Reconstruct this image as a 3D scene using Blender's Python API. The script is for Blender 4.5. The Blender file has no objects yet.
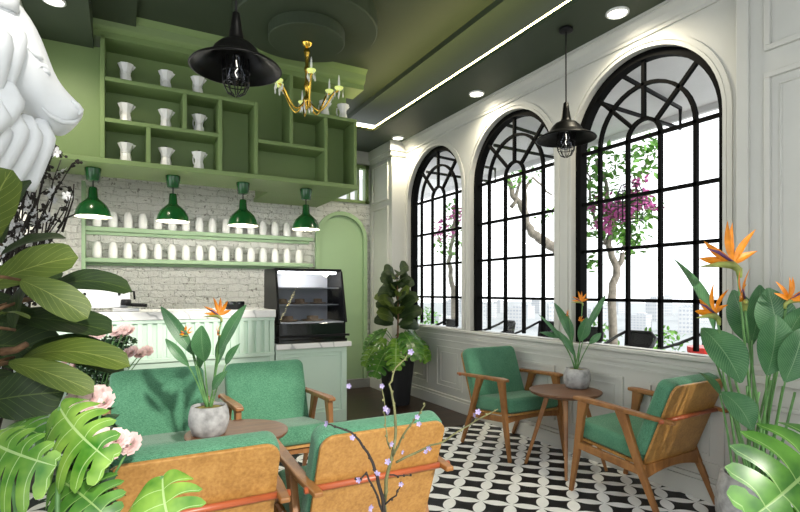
import bpy, bmesh, math, random
from mathutils import Vector, Matrix
R = math.radians
PI = math.pi
random.seed(7)
C = bpy.context.scene.collection
sc = bpy.context.scene
V = Vector

# ------------------------------------------------------------------ camera geometry
F_PX, CX, CY, EYE = 512.0, 400.0, 291.5, 1.3
YAW = R(28.5)
SA, CA = math.sin(YAW), math.cos(YAW)
def ray(x, y):
    r = (x - CX) / F_PX
    return V((SA + r * CA, CA - r * SA, -(y - CY) / F_PX))
def at(x, y, d):                       # point seen at (x, y), d metres ahead of the eye
    return V((0, 0, EYE)) + ray(x, y) * d
def on_y(x, y, Y):
    d = ray(x, y); return V((0, 0, EYE)) + d * (Y / d.y)
def on_z(x, y, z):
    d = ray(x, y); return V((0, 0, EYE)) + d * ((z - EYE) / d.z)

# ------------------------------------------------------------------ materials
def newmat(name):
    m = bpy.data.materials.new(name); m.use_nodes = True
    nt = m.node_tree; b = nt.nodes['Principled BSDF']
    return m, nt, b
def N(nt, t, **kw):
    n = nt.nodes.new(t)
    for k, v in kw.items():
        if k in n.inputs: n.inputs[k].default_value = v
        else: setattr(n, k, v)
    return n
def ramp(nt, fac, stops):
    r = nt.nodes.new('ShaderNodeValToRGB')
    e = r.color_ramp.elements
    while len(e) < len(stops): e.new(0.5)
    for i, (p, c) in enumerate(stops):
        e[i].position = p; e[i].color = (*c, 1)
    nt.links.new(fac, r.inputs[0]); return r.outputs[0]
def coords(nt, scale=(1, 1, 1), rot=(0, 0, 0), kind='Object'):
    tc = nt.nodes.new('ShaderNodeTexCoord'); mp = nt.nodes.new('ShaderNodeMapping')
    mp.inputs['Scale'].default_value = scale; mp.inputs['Rotation'].default_value = rot
    nt.links.new(tc.outputs[kind], mp.inputs[0]); return mp.outputs[0]
def bump(nt, b, h, strength=.3, dist=.01):
    bp = nt.nodes.new('ShaderNodeBump'); bp.inputs['Strength'].default_value = strength
    bp.inputs['Distance'].default_value = dist
    nt.links.new(h, bp.inputs['Height']); nt.links.new(bp.outputs[0], b.inputs['Normal'])
def plain(name, col, rough=.5, metal=0.0, var=.08, scale=6, spec=None, coat=0, bmp=0):
    m, nt, b = newmat(name)
    b.inputs['Roughness'].default_value = rough; b.inputs['Metallic'].default_value = metal
    if spec is not None: b.inputs['Specular IOR Level'].default_value = spec
    if coat: b.inputs['Coat Weight'].default_value = coat
    n = N(nt, 'ShaderNodeTexNoise', Scale=scale, Detail=4.0)
    nt.links.new(coords(nt), n.inputs['Vector'])
    lo = tuple(c * (1 - var) for c in col); hi = tuple(min(1, c * (1 + var)) for c in col)
    nt.links.new(ramp(nt, n.outputs[0], [(.3, lo), (.7, hi)]), b.inputs['Base Color'])
    if bmp: bump(nt, b, n.outputs[0], bmp)
    return m
def emit(name, col, s):
    m, nt, b = newmat(name)
    b.inputs['Base Color'].default_value = (*col, 1)
    b.inputs['Emission Color'].default_value = (*col, 1); b.inputs['Emission Strength'].default_value = s
    return m
def wood(name, c0, c1, c2, scale=(14, 14, 1.6), rough=.42, burl=0):
    m, nt, b = newmat(name); b.inputs['Roughness'].default_value = rough
    v = coords(nt, scale)
    n = N(nt, 'ShaderNodeTexNoise', Scale=1.0, Detail=7.0, Roughness=.62, Distortion=.6 + burl)
    nt.links.new(v, n.inputs['Vector'])
    n2 = N(nt, 'ShaderNodeTexNoise', Scale=90.0 if burl else 30.0, Detail=2.0)
    nt.links.new(coords(nt), n2.inputs['Vector'])
    mx = N(nt, 'ShaderNodeMix', data_type='FLOAT'); mx.inputs[0].default_value = .45 if burl else .2
    nt.links.new(n.outputs[0], mx.inputs[2]); nt.links.new(n2.outputs[0], mx.inputs[3])
    nt.links.new(ramp(nt, mx.outputs[0], [(.3, c0), (.5, c1), (.7, c2)]), b.inputs['Base Color'])
    bump(nt, b, n.outputs[0], .08)
    return m
def fabric(name, c0, c1):
    m, nt, b = newmat(name); b.inputs['Roughness'].default_value = .95
    b.inputs['Sheen Weight'].default_value = .15
    v = coords(nt)
    n = N(nt, 'ShaderNodeTexNoise', Scale=9.0, Detail=3.0); nt.links.new(v, n.inputs['Vector'])
    a = N(nt, 'ShaderNodeTexNoise', Scale=1.0, Detail=2.0); nt.links.new(coords(nt, (90, 420, 420)), a.inputs['Vector'])
    c = N(nt, 'ShaderNodeTexNoise', Scale=1.0, Detail=2.0); nt.links.new(coords(nt, (420, 420, 90)), c.inputs['Vector'])
    ad = N(nt, 'ShaderNodeMath', operation='ADD'); nt.links.new(a.outputs[0], ad.inputs[0]); nt.links.new(c.outputs[0], ad.inputs[1])
    ad2 = N(nt, 'ShaderNodeMath', operation='MULTIPLY_ADD'); nt.links.new(n.outputs[0], ad2.inputs[0]); ad2.inputs[1].default_value = .35; nt.links.new(ad.outputs[0], ad2.inputs[2])
    dv = N(nt, 'ShaderNodeMath', operation='DIVIDE'); nt.links.new(ad2.outputs[0], dv.inputs[0]); dv.inputs[1].default_value = 2.35
    nt.links.new(ramp(nt, dv.outputs[0], [(.36, c0), (.66, c1)]), b.inputs['Base Color'])
    bump(nt, b, ad.outputs[0], .35, .004)
    return m
def leafmat(name, c_lo, c_hi, c_vein, veins=9.0, rough=.38, slant=1.0, trans=.25, wide=.06, mott=9.0):
    m, nt, b = newmat(name); b.inputs['Roughness'].default_value = rough
    uv = nt.nodes.new('ShaderNodeUVMap'); sp = nt.nodes.new('ShaderNodeSeparateXYZ'); nt.links.new(uv.outputs[0], sp.inputs[0])
    s = N(nt, 'ShaderNodeMath', operation='SUBTRACT'); nt.links.new(sp.outputs[0], s.inputs[0]); s.inputs[1].default_value = .5
    ab = N(nt, 'ShaderNodeMath', operation='ABSOLUTE'); nt.links.new(s.outputs[0], ab.inputs[0])
    mid = N(nt, 'ShaderNodeMath', operation='LESS_THAN'); nt.links.new(ab.outputs[0], mid.inputs[0]); mid.inputs[1].default_value = .014
    k = N(nt, 'ShaderNodeMath', operation='MULTIPLY'); nt.links.new(ab.outputs[0], k.inputs[0]); k.inputs[1].default_value = slant
    d = N(nt, 'ShaderNodeMath', operation='SUBTRACT'); nt.links.new(sp.outputs[1], d.inputs[0]); nt.links.new(k.outputs[0], d.inputs[1])
    w = N(nt, 'ShaderNodeMath', operation='MULTIPLY'); nt.links.new(d.outputs[0], w.inputs[0]); w.inputs[1].default_value = veins
    fr = N(nt, 'ShaderNodeMath', operation='FRACT'); nt.links.new(w.outputs[0], fr.inputs[0])
    ve = N(nt, 'ShaderNodeMath', operation='LESS_THAN'); nt.links.new(fr.outputs[0], ve.inputs[0]); ve.inputs[1].default_value = wide
    mx = N(nt, 'ShaderNodeMath', operation='MAXIMUM'); nt.links.new(mid.outputs[0], mx.inputs[0]); nt.links.new(ve.outputs[0], mx.inputs[1])
    n = N(nt, 'ShaderNodeTexNoise', Scale=float(mott), Detail=3.0); nt.links.new(coords(nt), n.inputs['Vector'])
    base = ramp(nt, n.outputs[0], [(.3, c_lo), (.7, c_hi)])
    mc = N(nt, 'ShaderNodeMix', data_type='RGBA')
    sc_ = N(nt, 'ShaderNodeMath', operation='MULTIPLY'); nt.links.new(mx.outputs[0], sc_.inputs[0]); sc_.inputs[1].default_value = .6
    nt.links.new(sc_.outputs[0], mc.inputs[0]); nt.links.new(base, mc.inputs[6]); mc.inputs[7].default_value = (*c_vein, 1)
    nt.links.new(mc.outputs[2], b.inputs['Base Color'])
    bump(nt, b, fr.outputs[0], .12, .004)
    t = nt.nodes.new('ShaderNodeBsdfTranslucent'); nt.links.new(mc.outputs[2], t.inputs[0])
    ms = nt.nodes.new('ShaderNodeMixShader'); ms.inputs[0].default_value = trans
    nt.links.new(b.outputs[0], ms.inputs[1]); nt.links.new(t.outputs[0], ms.inputs[2])
    nt.links.new(ms.outputs[0], nt.nodes['Material Output'].inputs[0])
    return m
def glassmat(name, tint=(1, 1, 1), refl=.06, k=.5):
    m, nt, b = newmat(name); nt.nodes.remove(b)
    t = nt.nodes.new('ShaderNodeBsdfTransparent'); t.inputs[0].default_value = (*tint, 1)
    g = nt.nodes.new('ShaderNodeBsdfGlossy'); g.inputs['Roughness'].default_value = .03
    ly = N(nt, 'ShaderNodeLayerWeight', Blend=.25)
    mu = N(nt, 'ShaderNodeMath', operation='MULTIPLY_ADD'); nt.links.new(ly.outputs['Fresnel'], mu.inputs[0]); mu.inputs[1].default_value = k; mu.inputs[2].default_value = refl
    ms = nt.nodes.new('ShaderNodeMixShader'); nt.links.new(mu.outputs[0], ms.inputs[0])
    nt.links.new(t.outputs[0], ms.inputs[1]); nt.links.new(g.outputs[0], ms.inputs[2])
    nt.links.new(ms.outputs[0], nt.nodes['Material Output'].inputs[0])
    return m

def brickmat():
    m, nt, b = newmat('whitewashed_brick'); b.inputs['Roughness'].default_value = .9
    tc = nt.nodes.new('ShaderNodeTexCoord'); sp = nt.nodes.new('ShaderNodeSeparateXYZ'); nt.links.new(tc.outputs['Object'], sp.inputs[0])
    ad = N(nt, 'ShaderNodeMath', operation='ADD'); nt.links.new(sp.outputs[0], ad.inputs[0]); nt.links.new(sp.outputs[1], ad.inputs[1])
    cb = nt.nodes.new('ShaderNodeCombineXYZ'); nt.links.new(ad.outputs[0], cb.inputs[0]); nt.links.new(sp.outputs[2], cb.inputs[1])
    nz = N(nt, 'ShaderNodeTexNoise', Scale=7.0, Detail=4.0); nt.links.new(tc.outputs['Object'], nz.inputs['Vector'])
    ma = N(nt, 'ShaderNodeVectorMath', operation='MULTIPLY_ADD'); nt.links.new(nz.outputs['Color'], ma.inputs[0]); ma.inputs[1].default_value = (.08, .08, 0); nt.links.new(cb.outputs[0], ma.inputs[2])
    br = N(nt, 'ShaderNodeTexBrick', Scale=1.0)
    br.inputs['Brick Width'].default_value = .24; br.inputs['Row Height'].default_value = .075
    br.inputs['Mortar Size'].default_value = .006; br.inputs['Mortar Smooth'].default_value = .5; br.inputs['Bias'].default_value = -.2
    br.inputs['Color1'].default_value = (.9, .9, .87, 1); br.inputs['Color2'].default_value = (.82, .82, .79, 1); br.inputs['Mortar'].default_value = (.72, .72, .69, 1)
    nt.links.new(ma.outputs[0], br.inputs['Vector'])
    n2 = N(nt, 'ShaderNodeTexNoise', Scale=26.0, Detail=6.0, Roughness=.7); nt.links.new(tc.outputs['Object'], n2.inputs['Vector'])
    pit_shade = ramp(nt, n2.outputs[0], [(.34, (.2, .18, .15)), (.42, (1, 1, 1))])  # shade of the pits darkened into the brick colour
    mc = N(nt, 'ShaderNodeMix', data_type='RGBA', blend_type='MULTIPLY'); mc.inputs[0].default_value = .8
    nt.links.new(br.outputs['Color'], mc.inputs[6]); nt.links.new(pit_shade, mc.inputs[7])
    nt.links.new(mc.outputs[2], b.inputs['Base Color'])
    h = N(nt, 'ShaderNodeMath', operation='MULTIPLY_ADD'); nt.links.new(br.outputs['Fac'], h.inputs[0]); h.inputs[1].default_value = -.9; nt.links.new(n2.outputs[0], h.inputs[2])
    bump(nt, b, h.outputs[0], 1.0, .06)
    return m
def tilemat():
    m, nt, b = newmat('petal_tile'); b.inputs['Roughness'].default_value = .4; b.inputs['Specular IOR Level'].default_value = .1
    tc = nt.nodes.new('ShaderNodeTexCoord'); sp = nt.nodes.new('ShaderNodeSeparateXYZ'); nt.links.new(tc.outputs['Object'], sp.inputs[0])
    def M(op, a, bb=None, cc=None):
        n = nt.nodes.new('ShaderNodeMath'); n.operation = op
        for i, q in enumerate((a, bb, cc)):
            if q is None: continue
            if isinstance(q, (int, float)): n.inputs[i].default_value = q
            else: nt.links.new(q, n.inputs[i])
        return n.outputs[0]
    x, y = sp.outputs[0], sp.outputs[1]
    k = .70711 / .1823
    u = M('MULTIPLY_ADD', M('SUBTRACT', x, y), k, .297)
    v = M('MULTIPLY_ADD', M('ADD', x, y), k, -17.98 + .5)
    fu = M('ABSOLUTE', M('SUBTRACT', M('FRACT', u), .5)); fv = M('ABSOLUTE', M('SUBTRACT', M('FRACT', v), .5))
    def inside(a, c):
        q = M('SUBTRACT', 1.0, a)
        return M('LESS_THAN', M('ADD', M('MULTIPLY', q, q), M('MULTIPLY', c, c)), .5)
    w = M('MAXIMUM', inside(fu, fv), inside(fv, fu))
    n = N(nt, 'ShaderNodeTexNoise', Scale=14.0, Detail=5.0); nt.links.new(tc.outputs['Object'], n.inputs['Vector'])
    blk = ramp(nt, n.outputs[0], [(.3, (.008, .008, .009)), (.75, (.024, .025, .028))])
    wht = ramp(nt, n.outputs[0], [(.3, (.87, .88, .87)), (.7, (.94, .95, .94))])
    mc = N(nt, 'ShaderNodeMix', data_type='RGBA'); nt.links.new(w, mc.inputs[0]); nt.links.new(blk, mc.inputs[6]); nt.links.new(wht, mc.inputs[7])
    nt.links.new(mc.outputs[2], b.inputs['Base Color'])
    return m
def plankmat():
    m, nt, b = newmat('dark_plank'); b.inputs['Roughness'].default_value = .35
    v = coords(nt)
    br = N(nt, 'ShaderNodeTexBrick', Scale=1.0); br.inputs['Brick Width'].default_value = 1.3; br.inputs['Row Height'].default_value = .12
    br.inputs['Mortar Size'].default_value = .003
    br.inputs['Color1'].default_value = (.035, .018, .012, 1); br.inputs['Color2'].default_value = (.06, .032, .02, 1); br.inputs['Mortar'].default_value = (.008, .005, .004, 1)
    nt.links.new(v, br.inputs['Vector'])
    n = N(nt, 'ShaderNodeTexNoise', Scale=1.0, Detail=6.0); nt.links.new(coords(nt, (3, 40, 1)), n.inputs['Vector'])
    mc = N(nt, 'ShaderNodeMix', data_type='RGBA', blend_type='MULTIPLY'); mc.inputs[0].default_value = .6
    nt.links.new(br.outputs[0], mc.inputs[6]); nt.links.new(ramp(nt, n.outputs[0], [(.3, (.4, .4, .4)), (.7, (1, 1, 1))]), mc.inputs[7])
    nt.links.new(mc.outputs[2], b.inputs['Base Color'])
    return m
def marblemat():
    m, nt, b = newmat('white_marble'); b.inputs['Roughness'].default_value = .2
    v = coords(nt, (2, 2, 2), (.3, .2, .6))
    w = N(nt, 'ShaderNodeTexWave', Scale=.9, Distortion=9.0, Detail=4.0); nt.links.new(v, w.inputs['Vector'])
    nt.links.new(ramp(nt, w.outputs[0], [(.0, (.5, .51, .52)), (.025, (.8, .8, .79)), (.12, (.87, .87, .86))]), b.inputs['Base Color'])
    return m
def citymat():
    m, nt, b = newmat('hazy_facade'); b.inputs['Roughness'].default_value = .9  # distance haze is put into the pale facade colours
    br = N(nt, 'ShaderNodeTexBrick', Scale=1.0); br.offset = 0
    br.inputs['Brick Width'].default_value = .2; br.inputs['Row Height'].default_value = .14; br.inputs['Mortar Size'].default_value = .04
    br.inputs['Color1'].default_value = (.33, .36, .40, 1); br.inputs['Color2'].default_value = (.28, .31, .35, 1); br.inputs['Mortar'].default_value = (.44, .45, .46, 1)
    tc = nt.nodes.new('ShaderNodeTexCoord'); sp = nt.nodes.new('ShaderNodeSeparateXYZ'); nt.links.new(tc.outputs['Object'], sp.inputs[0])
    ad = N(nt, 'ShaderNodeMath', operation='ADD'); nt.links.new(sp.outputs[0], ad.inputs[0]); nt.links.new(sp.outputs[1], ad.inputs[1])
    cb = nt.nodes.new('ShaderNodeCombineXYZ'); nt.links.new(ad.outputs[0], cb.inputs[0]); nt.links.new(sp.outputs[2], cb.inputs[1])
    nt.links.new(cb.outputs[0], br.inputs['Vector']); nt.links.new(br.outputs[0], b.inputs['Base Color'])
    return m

M = dict(
    white_wall=plain('warm_white_paint', (.56, .56, .525), .6, var=.02),
    brick=brickmat(), tile=tilemat(), plank=plankmat(), marble=marblemat(), city=citymat(),
    dark_green=plain('dark_green_paint', (.034, .05, .026), .65, var=.05, scale=2),
    cab=plain('sage_green_paint', (.195, .282, .105), .5, var=.03, scale=2),
    door=plain('pale_sage_paint', (.33, .47, .27), .5, var=.03, scale=2),
    mint=plain('mint_paint', (.60, .76, .64), .45, var=.03, scale=2),
    shelf=plain('shelf_green_paint', (.30, .44, .27), .5, var=.04),
    pend=plain('bottle_green_enamel', (.006, .085, .018), .22, var=.05, coat=.4),
    white=plain('white_ceramic', (.87, .87, .86), .3, var=.03),
    plaster=plain('white_plaster', (.80, .815, .83), .65, var=.04, scale=12, bmp=.05),
    black=plain('black_metal', (.006, .006, .007), .45, var=.1, spec=.2),
    bars=plain('black_window_paint', (.003, .003, .003), .7, var=.1, spec=.06),
    black_gloss=plain('black_gloss', (.006, .006, .007), .12, var=.1, coat=.5),
    lampblack=plain('satin_lamp_black', (.003, .003, .003), .4, var=.1, spec=.12),
    planter=plain('charcoal_planter', (.013, .014, .018), .5, var=.2),
    gold=plain('polished_brass', (.85, .55, .10), .22, metal=1, var=.1),
    lime=emit('lime_glass_glow', (.72, .80, .25), .45),
    bulb=emit('lamp_glow', (1, .93, .75), 3),
    led=emit('led_glow', (1, .86, .36), 16),
    liner=plain('cream_enamel', (.46, .43, .34), .5),
    lamp=emit('added_case_glow', (1, .98, .95), 14),  # glow of the tube added inside the pastry case
    down=emit('downlight_glow', (1, .95, .82), 10),
    cushion=fabric('green_tweed', (.026, .125, .066), (.118, .31, .185)),
    teak=wood('teak', (.16, .062, .016), (.27, .115, .032), (.36, .165, .05)),
    walnut=wood('walnut', (.085, .036, .016), (.15, .066, .03), (.2, .095, .045), (3, 14, 14)),
    ply=wood('burl_plywood', (.25, .115, .026), (.38, .19, .048), (.49, .27, .078), (12, 12, 12), .4, .8),
    copper=plain('terracotta_rail', (.36, .085, .03), .35, var=.1),
    steel=plain('brushed_steel', (.5, .5, .5), .3, metal=1),
    concrete=plain('grey_concrete', (.36, .36, .36), .85, var=.38, scale=22, bmp=.3),
    soil=plain('mossy_soil', (.17, .15, .03), .95, var=.6, scale=60, bmp=.8),
    bark=plain('brown_bark', (.16, .085, .04), .85, var=.4, scale=30, bmp=.5),
    twig=plain('dark_twig', (.022, .016, .013), .8, var=.3, scale=30),
    greentwig=plain('green_twig', (.13, .13, .05), .7, var=.4, scale=30),
    greybark=plain('grey_bark', (.22, .20, .17), .9, var=.3, scale=20, bmp=.5),
    stem=plain('green_stem', (.10, .24, .07), .5, var=.25, scale=20),
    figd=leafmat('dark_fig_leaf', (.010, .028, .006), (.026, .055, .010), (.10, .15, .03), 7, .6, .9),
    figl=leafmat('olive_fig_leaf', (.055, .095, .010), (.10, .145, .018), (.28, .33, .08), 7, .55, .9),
    mon=leafmat('monstera_leaf', (.03, .16, .012), (.26, .44, .07), (.5, .66, .3), 5, .22, .9, .2, .05, 13),
    mond=leafmat('deep_monstera_leaf', (.02, .10, .014), (.12, .30, .04), (.35, .5, .18), 6, .28, .9, .2, .05, 13),
    bop=leafmat('paddle_leaf', (.03, .13, .045), (.085, .23, .09), (.26, .42, .22), 22, .4, .45, .2, .12),
    bush=plain('rose_foliage', (.018, .055, .018), .5, var=.5, scale=30),
    fol=plain('bright_foliage', (.13, .33, .05), .6, var=.4, scale=8),
    pinkb=plain('magenta_bract', (.55, .13, .38), .7, var=.25, scale=20),
    rose=plain('blush_petal', (.80, .60, .58), .6, var=.15, scale=30),
    wblos=plain('white_petal', (.82, .82, .84), .6, var=.05),
    lilac=plain('lilac_petal', (.32, .27, .45), .6, var=.25, scale=40),
    orange=plain('orange_sepal', (.85, .27, .012), .45, var=.25, scale=20),
    violet=plain('violet_tongue', (.13, .05, .16), .4, var=.2),
    spathe=plain('green_spathe', (.28, .32, .08), .45, var=.45, scale=14),
    red=plain('red_enamel', (.6, .03, .02), .4),
    glass=glassmat('clear_glass', (1, 1, 1), .012, .12), cglass=glassmat('smoky_glass', (.72, .74, .8), .05, .3),
    terrace=plain('terrace_stone', (.5, .5, .48), .8, var=.1),
    canopy=plain('canopy_board', (.62, .62, .63), .7, var=.03),
    haze=plain('hazy_ground', (.27, .29, .30), .9, var=.08, scale=.2),  # distance haze is put into the ground colour
    tan=plain('pastry_board', (.45, .32, .2), .6, var=.3, scale=20),
    grey=plain('grey_skirting', (.25, .25, .24), .6, var=.05),
    crystal=plain('crystal', (.85, .85, .8), .08, var=.02, coat=.6),
)

# ------------------------------------------------------------------ mesh builder
class MB:
    def __init__(s): s.v = []; s.f = []; s.uv = {}; s.m = []
    def add(s, verts, faces, mi=0, uvs=None):
        o = len(s.v); s.v += [tuple(p) for p in verts]
        for i, f in enumerate(faces):
            s.f.append(tuple(o + k for k in f)); s.m.append(mi)
        if uvs:
            for i, u in enumerate(uvs): s.uv[o + i] = u
        return s
    def box(s, x0, x1, y0, y1, z0, z1, mat=None, mi=0):
        p = [V((x, y, z)) for z in (z0, z1) for y in (y0, y1) for x in (x0, x1)]
        if mat: p = [mat @ q for q in p]
        return s.add(p, [(0, 2, 3, 1), (4, 5, 7, 6), (0, 1, 5, 4), (2, 6, 7, 3), (0, 4, 6, 2), (1, 3, 7, 5)], mi)
    def loft(s, rings, closed=True, caps=True, mi=0):
        n = len(rings[0]); o = len(s.v); fs = []
        vs = [p for r in rings for p in r]
        for i in range(len(rings) - 1):
            for j in range(n if closed else n - 1):
                a = i * n + j; b = i * n + (j + 1) % n
                fs.append((a, b, b + n, a + n))
        if caps and closed:
            fs.append(tuple(range(n - 1, -1, -1))); fs.append(tuple(range((len(rings) - 1) * n, len(rings) * n)))
        return s.add(vs, fs, mi)
    def beam(s, pts, sizes, side=(1, 0, 0)):       # rectangular bar: sizes = (along side, other)
        rings = []; pts = [V(p) for p in pts]
        for i, p in enumerate(pts):
            d = (pts[min(i + 1, len(pts) - 1)] - pts[max(i - 1, 0)]).normalized()
            a = V(side); a = (a - d * a.dot(d)).normalized(); b = d.cross(a)
            w, h = sizes[i] if isinstance(sizes, list) else sizes
            rings.append([p + a * w / 2 * sx + b * h / 2 * sy for sx, sy in ((-1, -1), (1, -1), (1, 1), (-1, 1))])
        return s.loft(rings)
    def tube(s, pts, r, n=8, caps=True):
        pts = [V(p) for p in pts]; rings = []; a = None
        for i, p in enumerate(pts):
            d = (pts[min(i + 1, len(pts) - 1)] - pts[max(i - 1, 0)])
            if d.length < 1e-9: d = V((0, 0, 1))
            d.normalize()
            if a is None: a = d.orthogonal().normalized()
            else:
                a = a - d * a.dot(d)
                a = a.normalized() if a.length > 1e-6 else d.orthogonal().normalized()
            b = d.cross(a); rr = r[i] if isinstance(r, (list, tuple)) else r
            rings.append([p + (a * math.cos(2 * PI * k / n) + b * math.sin(2 * PI * k / n)) * rr for k in range(n)])
        return s.loft(rings, caps=caps)
    def lathe(s, prof, c=(0, 0, 0), n=24, caps=True, mat=None):
        rings = []
        for r, z in prof:
            q = [V((c[0] + max(r, 1e-4) * math.cos(2 * PI * k / n), c[1] + max(r, 1e-4) * math.sin(2 * PI * k / n), c[2] + z)) for k in range(n)]
            rings.append([mat @ p for p in q] if mat else q)
        return s.loft(rings, caps=caps)
    def prism(s, poly, fn, t):                    # poly of (a,b); fn(a,b,c) -> point; c from 0 to t
        n = len(poly)
        return s.loft([[fn(a, b, 0) for a, b in poly], [fn(a, b, t) for a, b in poly]])
    def ball(s, c, r, n=8, m=6, sq=(1, 1, 1)):
        c = V(c); rings = []
        for i in range(m + 1):
            t = PI * i / m; rr = max(math.sin(t), 1e-3)
            rings.append([c + V((r * sq[0] * rr * math.cos(2 * PI * k / n), r * sq[1] * rr * math.sin(2 * PI * k / n), -r * sq[2] * math.cos(t))) for k in range(n)])
        return s.loft(rings)
    def build(s, name, mat, parent=None, smooth=False, bev=0, seg=2, label=None, kind=None, recalc=True, sub=0, keep=False):
        me = bpy.data.meshes.new(name); me.from_pydata(s.v, [], s.f)
        for m in (mat if isinstance(mat, list) else [mat]): me.materials.append(m)
        for i, p in enumerate(me.polygons): p.material_index = s.m[i]
        if s.uv:
            l = me.uv_layers.new(name='UVMap')
            for lp in me.loops: l.data[lp.index].uv = s.uv.get(lp.vertex_index, (0, 0))
        if recalc and not s.uv:
            bm = bmesh.new(); bm.from_mesh(me); bmesh.ops.recalc_face_normals(bm, faces=bm.faces); bm.to_mesh(me); bm.free()
        if smooth:
            for p in me.polygons: p.use_smooth = True
        o = bpy.data.objects.new(name, me); C.objects.link(o)
        if parent:
            o.parent = parent
            if not keep: pass
        if bev:
            b = o.modifiers.new('bevel', 'BEVEL'); b.width = bev; b.segments = seg; b.limit_method = 'ANGLE'; b.angle_limit = R(40)
            b.harden_normals = False
        if sub:
            b = o.modifiers.new('sub', 'SUBSURF'); b.levels = sub; b.render_levels = sub
        if label: o['label'] = label
        if kind: o['kind'] = kind
        return o
def tag(o, label, cat, group=None, kind=None):
    o['label'] = label; o['category'] = cat
    if group: o['group'] = group
    if kind: o['kind'] = kind
    return o
def thing(name, label, cat, loc=(0, 0, 0), rz=0, group=None):
    o = bpy.data.objects.new(name, None); C.objects.link(o); o.empty_display_size = .1
    o.location = loc; o.rotation_euler = (0, 0, rz)
    return tag(o, label, cat, group)
KIDS = {}
def copy_tree(o, parent=None):
    c = o.copy(); C.objects.link(c)
    if parent: c.parent = parent
    for ch in list(o.children): copy_tree(ch, c)
    return c
def dup(o, loc, label, rz=None, group=None):
    c = copy_tree(o); c.location = loc; c['label'] = label
    if rz is not None: c.rotation_euler = (0, 0, rz)
    if group: c['group'] = group
    return c
def struct(name, mb, mat, parent=None, **kw):
    o = mb.build(name, mat, parent, **kw)
    if not parent: o['kind'] = 'structure'
    return o
def rrect(w, h, rt, rb, n=6):                     # rounded rectangle, centred in a, b from 0 to h
    p = []
    for cx, cy, r, a0 in ((w / 2 - rb, rb, rb, -90), (w / 2 - rt, h - rt, rt, 0), (-w / 2 + rt, h - rt, rt, 90), (-w / 2 + rb, rb, rb, 180)):
        for i in range(n + 1):
            a = R(a0 + 90 * i / n); p.append((cx + r * math.cos(a), cy + r * math.sin(a)))
    return p
ORD = ['first', 'second', 'third', 'fourth', 'fifth', 'sixth', 'seventh', 'eighth', 'ninth', 'tenth', 'eleventh', 'twelfth', 'thirteenth', 'fourteenth', 'fifteenth', 'sixteenth']

# ------------------------------------------------------------------ setting
WX, BY, LX = 3.2, 6.4, -.72
Z_SOF, Z_TRAY = 3.2, 3.66
TILE_Y = 4.1
fl = MB().box(-3.5, WX + .1, -2.5, TILE_Y, -.1, 0); struct('floor', fl, M['tile'])
wf = MB().box(LX - .1, WX + .1, TILE_Y, BY + .1, -.1, 0); struct('floor_wood', wf, M['plank'])

# right wall with three arched openings
WIN = [(2.39, 'near'), (3.765, 'middle'), (5.10, 'far')]
HW, SILL, SPR = .595, .89, 2.405
ZT = 3.32
def wall_right_mesh():
    m = MB()
    for X, flip in ((WX, 0), (WX + .14, 1)):
        ys = [-1.2] + [y for c, _ in WIN for y in (c - HW, c + HW)] + [BY + .1]
        for i in range(0, len(ys), 2):
            m.add([(X, ys[i], -.1), (X, ys[i + 1], -.1), (X, ys[i + 1], ZT), (X, ys[i], ZT)], [(0, 1, 2, 3)])
        for c, _ in WIN:
            m.add([(X, c - HW, -.1), (X, c + HW, -.1), (X, c + HW, SILL), (X, c - HW, SILL)], [(0, 1, 2, 3)])
            n = 32
            for k in range(n):
                a0, a1 = PI * k / n, PI * (k + 1) / n
                y0, z0 = c + HW * math.cos(a0), SPR + HW * math.sin(a0); y1, z1 = c + HW * math.cos(a1), SPR + HW * math.sin(a1)
                m.add([(X, y0, z0), (X, y1, z1), (X, y1, ZT), (X, y0, ZT)], [(0, 1, 2, 3)])
    for c, _ in WIN:
        pts = [(c + HW, SILL)] + [(c + HW * math.cos(PI * k / 32), SPR + HW * math.sin(PI * k / 32)) for k in range(33)] + [(c - HW, SILL)]
        pts.append(pts[0])
        for (y0, z0), (y1, z1) in zip(pts, pts[1:]):
            m.add([(WX, y0, z0), (WX, y1, z1), (WX + .14, y1, z1), (WX + .14, y0, z0)], [(0, 1, 2, 3)])
    return m
struct('wall_right', wall_right_mesh(), M['white_wall'], recalc=False)

def sweep(m, pts, w, x0, x1, closed=False):       # bar of width w along pts (y,z), from x0 to x1
    pts = [V(p) for p in pts]; n = len(pts); rings = []
    for i, p in enumerate(pts):
        if closed: d0 = p - pts[i - 1]; d1 = pts[(i + 1) % n] - p
        else: d0 = p - pts[i - 1] if i else pts[1] - p; d1 = pts[i + 1] - p if i < n - 1 else d0
        d0 = d0.normalized(); d1 = d1.normalized(); d = (d0 + d1).normalized()
        nr = V((-d.y, d.x)); k = w / 2 / max(.4, nr.dot(V((-d0.y, d0.x))))
        a, b = p + nr * k, p - nr * k
        rings.append([V((x0, a.x, a.y)), V((x0, b.x, b.y)), V((x1, b.x, b.y)), V((x1, a.x, a.y))])
    if closed: rings.append(rings[0])
    return m.loft(rings, caps=not closed)
def arch(c, r, z0, n=32):
    return [(c + r, z0)] + [(c + r * math.cos(PI * k / n), SPR + r * math.sin(PI * k / n)) for k in range(n + 1)] + [(c - r, z0)]
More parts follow.
